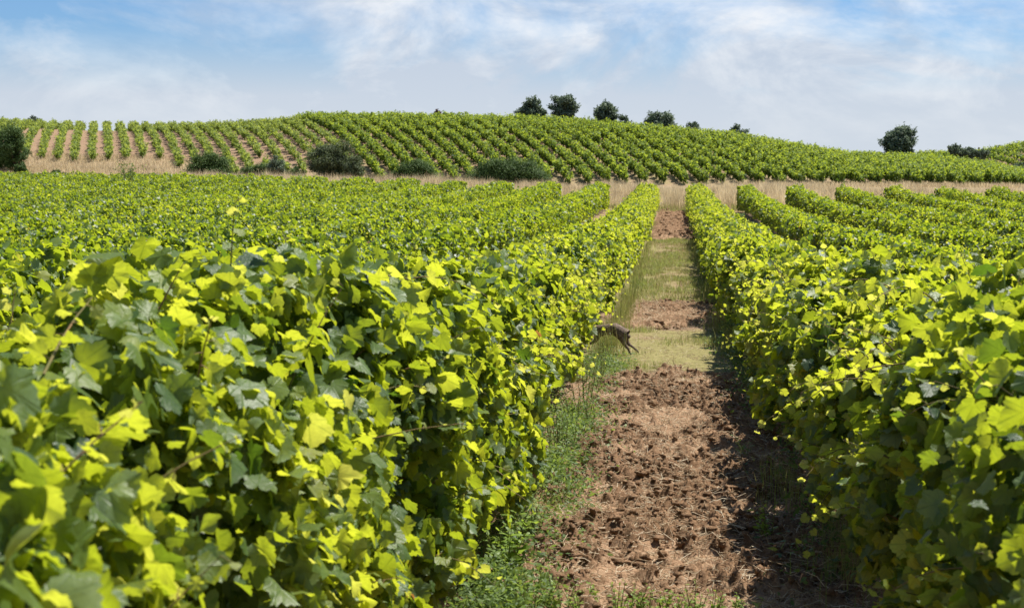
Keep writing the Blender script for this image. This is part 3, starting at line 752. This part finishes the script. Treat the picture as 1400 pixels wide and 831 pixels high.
crown_tree('bush', 947, 167, 180, 268, 18, m_oak, 'tiny bush peeping over the crest vines between two larger crowns', 'bush', 6, rg, leaf=0.24, nleaf=800, nclump=14)
crown_tree('bush', 1011, 170, 188, 268, 32, m_oak, 'low dark bush showing only its top over the sloping crest', 'bush', 7, rg, leaf=0.28, nleaf=2600, nclump=26)
crown_tree('tree', 1231, 171, 214, 262, 48, m_oak, 'lone rounded grey-green tree on the right slope', 'tree', 8, rg, leaf=0.32, nleaf=8500, nclump=70, shape='round')
crown_tree('bush', 600, 151, 168, 280, 18, m_russet, 'small reddish bush peeping over the middle of the crest', 'bush', 9, rg, leaf=0.28, nleaf=900, nclump=14)
crown_tree('bush', 45, 159, 175, 280, 15, m_oak, 'small dark bush peeping over the crest at the left', 'bush', 10, rg, leaf=0.28, nleaf=900, nclump=14)
bg_ = 'dark bushes on the right slope'
for i, (px, w, yt, lab) in enumerate([(1306, 20, 198, 'pointed dark bush, tallest in the clump on the right slope'), (1324, 26, 201, 'broad dark bush in the middle of the clump on the right slope'), (1342, 20, 205, 'low dark bush at the right end of the clump on the slope')]):
    crown_tree('bush', px, yt, 218, 300, w, m_oak, lab, 'bush', 20 + i, bg_, leaf=0.32, nleaf=2400, nclump=22, gf=lambda x, y: at(1320, 222, 300).z + 0 * x)
crown_tree('tree', 1393, 222, 244, 322, 30, m_oak, 'dark tree at the foot of the farther hill by the right edge', 'tree', 25, None, leaf=0.36, nleaf=3000, nclump=26, gf=lambda x, y: at(1393, 247, 322).z + 0 * x)

# at the foot of the hill
fg = 'evergreen bushes at the foot of the hill'
YH = 180
crown_tree('pine', -6, 163, 238, YH, 88, m_pine, 'tall dark pine at the left edge, its crown near the ground', 'pine tree', 31, fg, leaf=0.17, nleaf=19000, nclump=75, trunk_h=0.08)
crown_tree('pine', 20, 170, 240, YH - 3, 46, m_pine, 'narrow dark pine tucked against the tall pine at left edge', 'pine tree', 32, fg, leaf=0.16, nleaf=8000, nclump=48, trunk_h=0.08)
crown_tree('pine', 30, 221, 240, YH - 6, 26, m_pine, 'low pine bush beneath the pines at the left edge', 'pine tree', 33, fg, leaf=0.14, nleaf=3000, nclump=26, shape='dome', trunk_h=0.1)
crown_tree('bush', 78, 232, 242, YH - 8, 30, m_pine, 'flat dark bush barely above the vines near the left edge', 'bush', 34, fg, leaf=0.13, nleaf=2200, nclump=22, shape='dome', trunk_h=0.1)
crown_tree('pine', 285, 206, 250, YH, 82, m_pine, 'rounded umbrella-like pine bush with its stem showing', 'pine tree', 35, fg, leaf=0.15, nleaf=15000, nclump=80, shape='dome', trunk_h=0.1)
crown_tree('bush', 349, 222, 252, YH, 50, m_pine, 'low spreading dark bush right of the umbrella-like pine', 'bush', 36, fg, leaf=0.14, nleaf=6500, nclump=46, shape='dome', trunk_h=0.1)
crown_tree('bush', 378, 213, 252, YH - 2, 30, m_oak, 'small round blackish bush rising between two low bushes', 'bush', 37, fg, leaf=0.15, nleaf=4500, nclump=34, trunk_h=0.1)
crown_tree('bush', 405, 227, 253, YH - 3, 36, m_pine, 'low green bush just left of the big grey-green bush', 'bush', 38, fg, leaf=0.14, nleaf=3800, nclump=30, shape='dome', trunk_h=0.1)
crown_tree('bush', 452, 191, 254, YH, 70, m_grey, 'big grey-green bush, tallest of those below the hill', 'bush', 39, fg, leaf=0.16, nleaf=16000, nclump=85, trunk_h=0.1)
crown_tree('bush', 484, 212, 256, YH - 3, 34, m_grey, 'grey-green side growth leaning right of the tallest bush', 'bush', 40, fg, leaf=0.15, nleaf=5500, nclump=40, trunk_h=0.1)
crown_tree('bush', 567, 215, 256, YH, 76, m_pine, 'dark dome-shaped bush in front of the dense hill rows', 'bush', 41, fg, leaf=0.14, nleaf=15000, nclump=80, shape='dome', trunk_h=0.1)
crown_tree('bush', 698, 214, 257, YH, 126, m_pine, 'widest dark bush, long and low before the dense hill rows', 'bush', 42, fg, leaf=0.15, nleaf=24000, nclump=120, shape='dome', trunk_h=0.1)

# thin shrub and bare stems standing out of the near field on the left
def wispy(px, y_top, Yd, hgt_leafy, nb, nleaf, label, seed, name, cat, spread=0.35):
    r = np.random.default_rng(seed); p_ = at(px, 250, Yd); g = float(ground(p_.x, Yd)); top = at(px, y_top, Yd).z
    root = empty(name, (p_.x, Yd, g)); tag(root, label, cat)
    tb = Bag(); h = top - g; ends = []
    for i in range(nb):
        pts = [np.array([0, 0, 0.0])]; dr = np.array([r.normal(0, spread * .3), r.normal(0, spread * .3), 1.0])
        for s_ in range(6):
            dr = dr + np.append(r.normal(0, 0.08, 2), 0); pts.append(pts[-1] + dr / dr[2] * h * r.uniform(0.85, 1.0) / 6)
        tube(tb, pts, np.linspace(0.018, 0.005, 7), sides=5)
        for s_ in range(3, 7):
            for _ in range(3):
                e = pts[s_] + r.normal(0, 0.14, 3); tube(tb, [pts[s_ - 1], e], [0.006, 0.002], sides=3); ends.append(e)
    me = np_mesh('trunk', np.concatenate(tb.V), np.concatenate(tb.F)); link_mesh('trunk', me, m_bark, root)
    if nleaf:
        E = np.array(ends); ix = r.integers(0, len(E), nleaf); cb = Bag()
        cb.leaf(E[ix] + r.normal(0, 0.06, (nleaf, 3)), r.normal(0, 1, (nleaf, 3)), r.normal(0, 1, (nleaf, 3)), np.full(nleaf, 0.07), T3, r, r.random(nleaf))
        cb.build('crown', m_weed, root)
wispy(178, 222, 66, 1, 6, 420, 'thin airy shrub standing out of the left vines', 71, 'shrub', 'shrub', 0.5)
wispy(202, 228, 66, 1, 1, 16, 'bare upright stem beside the thin airy shrub', 72, 'sapling', 'sapling', 0.12)
wispy(214, 224, 66, 1, 1, 8, 'bare upright stem farther from the thin shrub', 73, 'sapling', 'sapling', 0.12)

# ridge posts at the right
def post(px, yt, yb, Yd, w, label):
    a_, b_ = at(px, yt, Yd), at(px, yb, Yd); bb = Bag(); rr = w
    bb.sticks([(0, 0, -0.5)], [(0.03, 0, a_.z - b_.z)], rr, rr * 0.85, sides=8)
    bb.sticks([(0.03, 0, a_.z - b_.z)], [(0.03, 0, a_.z - b_.z + 0.12)], rr * 0.85, rr * 0.3, sides=8)
    o = bb.build('post', m_post, None); o.location = b_; tag(o, label, 'post', 'posts on the farther ridge')
post(1338, 202, 208, 425, 0.30, 'stubby post on the far ridge just right of the dark bushes')
post(1357, 203, 208, 425, 0.26, 'middle post of the three on the far ridge')
post(1365.5, 199, 207, 425, 0.32, 'tallest post on the far ridge, where the hill starts rising')

# ------------------------------------------------------------------ grass
def blades(P, hgt, wid, r, rnd, lean=0.35):
    """curved blades, three triangles each"""
    n = len(P); az = r.uniform(0, 6.28, n); d = np.stack([np.cos(az), np.sin(az), 0 * az], -1); s = np.stack([-np.sin(az), np.cos(az), 0 * az], -1)
    l = (np.abs(r.normal(0, lean, n)) * hgt)[:, None]; h = hgt[:, None]; w = wid[:, None]; up = np.array([0, 0, 1.0])
    V = np.stack([P - s * w, P + s * w, P + d * l * 0.3 + up * h * 0.55 + s * w * 0.7, P + d * l * 0.3 + up * h * 0.55 - s * w * 0.7, P + d * l + up * h], 1)
    F = np.array([[0, 1, 2], [0, 2, 3], [3, 2, 4]])[None] + (np.arange(n) * 5)[:, None, None]
    return V.reshape(-1, 3), F.reshape(-1, 3), np.repeat(rnd, 5)
def gp_(x, y): return np.stack([x, y, ground(x, y) - 0.01], -1)

r = np.random.default_rng(99)
HX, HY = -0.45, 15.2
# green grass of the track
gb = Bag()
for (y0, y1, n, h0, h1, w0) in [(13.4, 20.4, 30000, 0.03, 0.10, 0.0022), (22.9, 49.5, 32000, 0.04, 0.11, 0.005), (74, 78, 3500, 0.05, 0.18, 0.01), (3.5, 14.3, 5000, 0.02, 0.07, 0.0018)]:
    x = r.uniform(-0.8, 0.8, n); y = r.uniform(y0, y1, n); f_ = fbm(x * 1.8, y * 0.9, 2.0, 3); 
    k = f_ + r.normal(0, 0.08, n) > (0.40 if y0 > 14 else 0.56); x, y = x[k], y[k]; n = len(x)
    V, F, A = blades(gp_(x, y), r.uniform(h0, h1, n), np.full(n, w0) * r.uniform(.7, 1.3, n), r, np.clip(f_[k] + r.normal(0, 0.25, n), 0, 1), 0.7); gb.add(V, F, A)
# taller growth along the foot of both rows
for (xc, sw, y0, y1, n, h0, h1, w0) in [(-0.72, 0.12, 3, 14, 5000, 0.04, 0.16, 0.002), (-0.72, 0.09, 9.5, 24, 4500, 0.10, 0.36, 0.0022), (-0.76, 0.10, 24, 60, 3600, 0.06, 0.26, 0.005), (0.72, 0.10, 4, 20, 9000, 0.05, 0.28, 0.0025), (0.72, 0.1, 20, 60, 5000, 0.06, 0.25, 0.006)]:
    x = r.normal(xc, sw, n); y = r.uniform(y0, y1, n); f_ = noise(x * 2, y * 1.1, 7.0)
    k = (f_ + r.normal(0, 0.1, n) > 0.5) & ~((x > -1.1) & (x < -0.2) & (y > HY - 1.7) & (y < HY + 0.6) & (r.random(n) < 0.93)); x, y = x[k], y[k]; n = len(x)
    V, F, A = blades(gp_(x, y), r.uniform(h0, h1, n) * (0.5 + f_[k]), np.full(n, w0), r, np.clip(0.6 + r.normal(0, 0.2, n), 0, 1), 0.3); gb.add(V, F, A)
o = gb.build('grass', m_grass, None, smooth=False); tag(o, 'short patchy green grass growing on the track and at the row feet', 'grass', kind='stuff')
# tall dry grass beyond the field
gb = Bag(); n = 150000
x = r.uniform(-34, 34, n); y = 78.5 + 16 * r.random(n) ** 0.9; f_ = fbm(x * 0.5, y * 0.5, 1.0, 3); k = f_ > 0.34; x, y, f_ = x[k], y[k], f_[k]; n = len(x)
V, F, A = blades(gp_(x, y), (0.35 + 1.15 * f_ * noise(x * 3.1, y * 3.1, 2.0) ** 0.5) * r.uniform(0.65, 1.15, n), np.full(n, 0.011), r, np.clip(0.1 + 0.8 * noise(x * 1.3, y * 0.8, 4.0) + r.normal(0, 0.2, n), 0, 1), 0.3); gb.add(V, F, A)
n = 80000; pxs = r.uniform(-60, 1420, n); y = r.uniform(163, 197, n) ; d0 = np.tan(np.arctan((pxs - 700) / FPX) - YAW); x = d0 * y
k = (pxs + r.normal(0, 25, n) < 250) | (pxs > 1010) & (y > 180) & (y < 188); x, y = x[k], y[k]; n = len(x)
V, F, A = blades(gp_(x, y), r.uniform(0.3, 0.75, n), np.full(n, 0.03), r, np.clip(0.45 + r.normal(0, 0.25, n), 0, 1), 0.3); gb.add(V, F, A)
o = gb.build('dry_grass', m_dry, None, smooth=False); tag(o, 'tall dry straw-coloured grass between the near field and the hill', 'dry grass', kind='stuff')
# greener undergrowth in front of it
gb = Bag(); n = 16000; x = r.uniform(-20, 34, n); y = r.uniform(77.3, 80, n)
V, F, A = blades(gp_(x, y), r.uniform(0.1, 0.4, n), np.full(n, 0.010), r, r.random(n), 0.4); gb.add(V, F, A)
o = gb.build('grass', m_grass, None, smooth=False); tag(o, 'greyish green grass fringe at the far end of the rows', 'grass', kind='stuff')

# straw litter on the track
sb = Bag()
for (y0, y1, n, l0, l1, w) in [(3.8, 14.5, 75000, 0.02, 0.14, 0.0018), (14.5, 19.5, 3000, 0.04, 0.14, 0.002), (19.5, 24.2, 16000, 0.04, 0.16, 0.0024), (24, 77, 5000, 0.08, 0.25, 0.004)]:
    x = r.uniform(-0.95, 0.95, n); y = r.uniform(y0, y1, n); k = noise(x * 4, y * 3, 6.0) > 0.3 + 0.2 * r.random(n); x = x[k]; n = len(x); y = r.uniform(y0, y1, n); z = surf(x, y) + r.uniform(0.0, 0.012, n)
    az = r.uniform(0, 6.28, n); L = r.uniform(l0, l1, n) * r.random(n) ** 0.5; el = r.normal(0.05, 0.20, n)
    A_ = np.stack([x, y, z - 0.01], -1); d = np.stack([np.cos(az) * np.cos(el), np.sin(az) * np.cos(el), np.sin(el)], -1)
    bend = r.normal(0, 0.25, (n, 3)) * L[:, None]; Bm = A_ + d * L[:, None] * .5 + bend * 0.5; B_ = A_ + d * L[:, None]
    rn = np.clip(r.normal(0.5, 0.28, n), 0, 1)
    for (p_, q_) in ((A_, Bm), (Bm, B_)):
        m0 = sb.n; sb.sticks(p_, q_, w, w * 0.8); sb.A[-1] = np.repeat(rn, 6)
o = sb.build('straw', m_straw, None, smooth=False); tag(o, 'dry straw and root litter scattered over the dug soil', 'straw', kind='stuff')

# ------------------------------------------------------------------ weeds
def weed(x, y, h, ns, mat, label, seed, leaf=0.06, spread=0.3, per=14, group=None, name='weed', width=1.0):
    r = np.random.default_rng(seed); root = empty(name, (x, y, float(surf(np.array([x]), np.array([y]))[0]) - 0.01)); tag(root, label, 'weed', group)
    sb_, lb = Bag(), Bag(); scale = np.array([width, width, 1])
    TWx = (TW[0] * np.array([1.9, 1.0]), TW[1])
    for i in range(ns):
        az = r.uniform(0, 6.28); dr = np.array([math.cos(az) * spread * r.uniform(.2, 1), math.sin(az) * spread * r.uniform(.2, 1), 1.0]); hh = h * r.uniform(0.6, 1.0)
        b0 = np.array([math.cos(az), math.sin(az), 0]) * 0.02 * width
        pts = [b0 + dr * hh * t + np.array([dr[0], dr[1], 0]) * hh * 0.5 * t * t for t in np.linspace(0, 1, 5)]
        if True:
            s1 = Bag(); tube(s1, [p_ - b0 for p_ in pts], np.linspace(0.0028, 0.001, 5), sides=4); so = s1.build('stem', m_stem, root); so.location = b0
        else: tube(sb_, pts, np.linspace(0.0028, 0.001, 5), sides=4)
        for q in range(per):
            t = (q + 0.7) / per; P = b0 + dr * hh * t + np.array([dr[0], dr[1], 0]) * hh * 0.5 * t * t
            a2 = q * 2.4 + az; o_ = np.array([math.cos(a2), math.sin(a2), 0.55])
            lb.leaf(P[None], (np.array([0, 0, 1.0]) + r.normal(0, .25, 3) - o_ * 0.3)[None], o_[None], np.array([leaf * (1.15 - 0.6 * t) * r.uniform(.7, 1.2)]), TWx, r, np.array([np.clip(0.3 + 0.6 * t + r.normal(0, .12), 0, 1)]))
    if sb_.V: sb_.build('stem', m_stem, root)
    lb.build('leaves', mat, root)
    return root
def gxy(px, py):         # where the pixel's ray meets the ground
    d = ray(px, py); t = 5.0
    for _ in range(40):
        p_ = Vector((0, 0, H)) + d * t; g = float(ground(p_.x, p_.y)); t *= (H - g) / max(H - p_.z, 0.01)
    p_ = Vector((0, 0, H)) + d * t
    return p_.x, p_.y
x, y = gxy(722, 752); weed(x, y, 0.22, 16, m_weed, 'dense dark green bushy weed beside the left row foot', 801, leaf=0.035, spread=0.35, per=18)
x, y = gxy(690, 800); weed(x, y, 0.30, 12, m_sprout, 'tall pale green leafy weed below the left row', 802, leaf=0.07, spread=0.35, per=16)
x, y = gxy(655, 815); weed(x, y, 0.26, 14, m_weed, 'spreading mid green weed at the lowest corner of left row', 803, leaf=0.05, spread=0.5, per=14)
x, y = gxy(745, 665); weed(x, y, 0.26, 9, m_weed, 'sprawling small-leaved weed with pale specks near the left row', 804, leaf=0.03, spread=0.6, per=18)
x, y = gxy(700, 690); weed(x, y, 0.30, 10, m_weed, 'taller small-leaved weed half under the left vines', 805, leaf=0.035, spread=0.5, per=18)
x, y = gxy(752, 560); weed(x, y, 0.34, 8, m_weed, 'thin tall weed under the left vines beyond the bushy one', 806, leaf=0.035, spread=0.4, per=16)
x, y = gxy(1020, 640); weed(x, y, 0.18, 6, m_weed, 'small weed with pale leaves in the shade of the right row', 807, leaf=0.05, spread=0.6, per=9)
x, y = gxy(1050, 760); weed(x, y, 0.2, 6, m_sprout, 'pale sprig growing in the shade by the right row foot', 808, leaf=0.05, spread=0.3, per=10)
for i, (px, py, h) in enumerate([(800, 560, .42), (812, 530, .40), (822, 500, .36), (790, 590, .30), (846, 440, .40), (858, 415, .36), (868, 395, .34), (770, 630, .28), (735, 610, .34), (675, 740, .26), (640, 790, .30), (610, 822, .34), (700, 640, .30)]):
    x, y = gxy(px, py); weed(x, y, h, 14, m_weed, 'wispy grey-green weed with fine narrow leaves beside the left row', 860 + i, leaf=0.03, spread=0.22, per=16, group='wispy weeds along the left row', width=4.0)
sp = [(742, 842, .09), (768, 858, .15), (800, 870, .13), (812, 838, .07), (862, 862, .13), (885, 868, .12), (905, 850, .08), (950, 866, .13), (972, 872, .12), (998, 862, .10), (1020, 868, .10), (920, 876, .13), (840, 880, .14), (700, 866, .14), (725, 872, .16)]
for i, (px, py, h) in enumerate(sp):
    x, y = gxy(px, py); weed(x, y, h * 1.3, 6 + i % 3, m_sprout, 'bright green leafy sprout at the near end of the dug soil', 820 + i, leaf=0.036, spread=0.35, per=10, group='bright sprouts at the near end of the track')
# low creeping leaves along the left edge, uncountable
lb = Bag(); n = 34000; x = -0.72 + r.normal(0, 0.16, n); y = 3.5 + 12 * r.random(n) ** 1.2
k = noise(x * 5, y * 2.2, 3.0) + r.normal(0, .08, n) > 0.5; x, y = x[k], y[k]; n = len(x)
P = np.stack([x, y, ground(x, y) + np.abs(r.normal(0, 0.07, n)) + 0.01], -1)
lb.leaf(P, np.array([0, 0, 1.0]) + r.normal(0, .5, (n, 3)), r.normal(0, 1, (n, 3)), r.uniform(0.015, 0.04, n), (TW[0] * np.array([2.2, 1]), TW[1]), r, r.random(n))
n = 26000; y = 3.6 + 7.5 * r.random(n) ** 1.3; x = -0.66 + r.normal(0, 0.11, n) - 0.012 * (y - 5)
k = fbm(x * 3.2, y * 1.6, 13.0, 3) + r.normal(0, .05, n) > 0.47; x, y = x[k], y[k]; n = len(x)
P = np.stack([x, y, ground(x, y) + 0.03 + r.random(n) ** 1.5 * 0.22 * noise(x * 3, y * 2, 1.0)], -1)
lb.leaf(P, np.array([0, 0, 0.8]) + r.normal(0, .6, (n, 3)), r.normal(0, 1, (n, 3)) + np.array([0, 0, 0.5]), r.uniform(0.018, 0.045, n), (TW[0] * np.array([1.6, 1]), TW[1]), r, np.clip(r.normal(0.6, 0.3, n), 0, 1))
n = 9000; x = 0.72 + r.normal(0, 0.13, n); y = 3.5 + 18 * r.random(n)
k = noise(x * 4, y * 2.0, 5.0) > 0.45; x, y = x[k], y[k]; n = len(x)
P = np.stack([x, y, ground(x, y) + np.abs(r.normal(0, 0.12, n)) + 0.01], -1)
lb.leaf(P, np.array([0, 0, 1.0]) + r.normal(0, .5, (n, 3)), r.normal(0, 1, (n, 3)), r.uniform(0.02, 0.05, n), (TW[0] * np.array([2.2, 1]), TW[1]), r, r.random(n) * .7)
o = lb.build('undergrowth', m_weed, None); tag(o, 'low small-leaved undergrowth creeping along the foot of both rows', 'undergrowth', kind='stuff')
# dead cane lying at the lower right
A_ = Vector((*gxy(1062, 835), 0)); A_.z = float(ground(A_.x, A_.y)) + .03; B_ = Vector((*gxy(1135, 800), 0)); B_.z = float(ground(B_.x, B_.y)) + .12
bb = Bag(); mid = (A_ + B_) / 2 + Vector((0, 0, .03)); bb.sticks([np.array(A_ - A_) , np.array(mid - A_)], [np.array(mid - A_), np.array(B_ - A_)], [0.004, 0.0035], [0.0035, 0.002], sides=6)
o = bb.build('cane', m_straw, None); o.location = A_; tag(o, 'dry pale cane lying in the shade below the right row', 'cane')
# white flecks of stone
for i, (px, py) in enumerate([(758, 655), (758, 612)]):
    x, y = gxy(px, py); V = IV * (0.7 + 0.5 * noise(IV[:, 0] * 2 + i, IV[:, 1] * 2, IV[:, 2] * 2))[:, None] * np.array([0.016, 0.012, 0.01])
    o = link_mesh('pebble', np_mesh('pebble', V, IF, smooth=True), m_stone); o.location = (x, y, float(ground(x, y)) + 0.045)
    tag(o, ['white pebble nearer the camera beside the left row', 'white pebble farther along beside the left row'][i], 'pebble')

# ------------------------------------------------------------------ hare
def skin(name, joints, edges, mat, parent=None, loc=(0, 0, 0), rot=0, sub=2):
    me = bpy.data.meshes.new(name); me.from_pydata([j[:3] for j in joints], edges, [])
    o = bpy.data.objects.new(name, me); COL.objects.link(o)
    m = o.modifiers.new('s', 'SKIN'); m.use_smooth_shade = True
    for i, j in enumerate(joints):
        rr = j[3] * 1.13; me.skin_vertices[0].data[i].radius = (rr, rr * (j[4] if len(j) > 4 else 1)); me.skin_vertices[0].data[i].use_root = (i == 0)
    o.modifiers.new('u', 'SUBSURF').levels = sub; o.modifiers['u'].render_levels = sub
    bpy.context.view_layer.update()
    dg = bpy.context.evaluated_depsgraph_get(); m2 = bpy.data.meshes.new_from_object(o.evaluated_get(dg)); m2.name = name
    bpy.data.objects.remove(o); 
    o = link_mesh(name, m2, mat, parent)
    for p_ in m2.polygons: p_.use_smooth = True
    return o
# local frame: head towards -x, z up, in metres; leaping, hind legs trailing behind and down
HJ = [(0.10, 0, 0.235, 0.060), (0.03, 0, 0.255, 0.058), (-0.06, 0, 0.245, 0.050), (-0.14, 0, 0.235, 0.045), (-0.20, 0, 0.25, 0.030), (-0.25, 0, 0.265, 0.030), (-0.30, 0, 0.25, 0.017),
      (0.15, 0, 0.20, 0.045), (0.18, 0, 0.185, 0.018), (0.205, 0, 0.19, 0.012)]
HE = [(0, 1), (1, 2), (2, 3), (3, 4), (4, 5), (5, 6), (0, 7), (7, 8), (8, 9)]
for s_ in (-1, 1):
    b0 = len(HJ)
    HJ += [(0.135, s_ * 0.035, 0.155, 0.034), (0.155, s_ * 0.042, 0.11, 0.020), (0.20, s_ * 0.042, 0.075 + 0.01 * s_, 0.012), (0.235 + 0.02 * s_, s_ * 0.042, 0.035 + 0.012 * s_, 0.010), (0.255 + 0.022 * s_, s_ * 0.042, 0.008 + 0.014 * s_, 0.006)]
    HE += [(7, b0), (b0, b0 + 1), (b0 + 1, b0 + 2), (b0 + 2, b0 + 3), (b0 + 3, b0 + 4)]
    b1 = len(HJ)
    HJ += [(-0.15, s_ * 0.03, 0.185, 0.024), (-0.17, s_ * 0.032, 0.13, 0.013), (-0.215, s_ * 0.032, 0.10, 0.010), (-0.245, s_ * 0.032, 0.085, 0.008)]
    HE += [(3, b1), (b1, b1 + 1), (b1 + 1, b1 + 2), (b1 + 2, b1 + 3)]
hx, hy = gxy(858, 486); print('HARE', hx, hy)
hare = empty('hare', (hx - 0.18, hy + 0.12, float(ground(hx, hy)) + 0.0)); hare.rotation_euler = (0, 0, R(-20))
hare.scale = (1.1, 1.1, 1.1)
tag(hare, 'brown hare leaping from the track into the left vine row, hind legs trailing', 'hare')
skin('body', HJ, HE, m_fur, hare)
for s_ in (-1, 1):
    skin('ear', [(-0.235, s_ * 0.014, 0.285, 0.010, 0.7), (-0.215, s_ * 0.018, 0.33, 0.014, 0.4), (-0.19, s_ * 0.02, 0.375, 0.006, 0.5)], [(0, 1), (1, 2)], m_fur_d, hare, sub=1)
    skin('eye', [(-0.265, s_ * 0.024, 0.272, 0.006), (-0.268, s_ * 0.025, 0.272, 0.005)], [(0, 1)], m_fur_d, hare, sub=1)

cy_ = scene.cycles
cy_.max_bounces = 6; cy_.transparent_max_bounces = 4; cy_.diffuse_bounces = 3; cy_.glossy_bounces = 2; cy_.transmission_bounces = 4
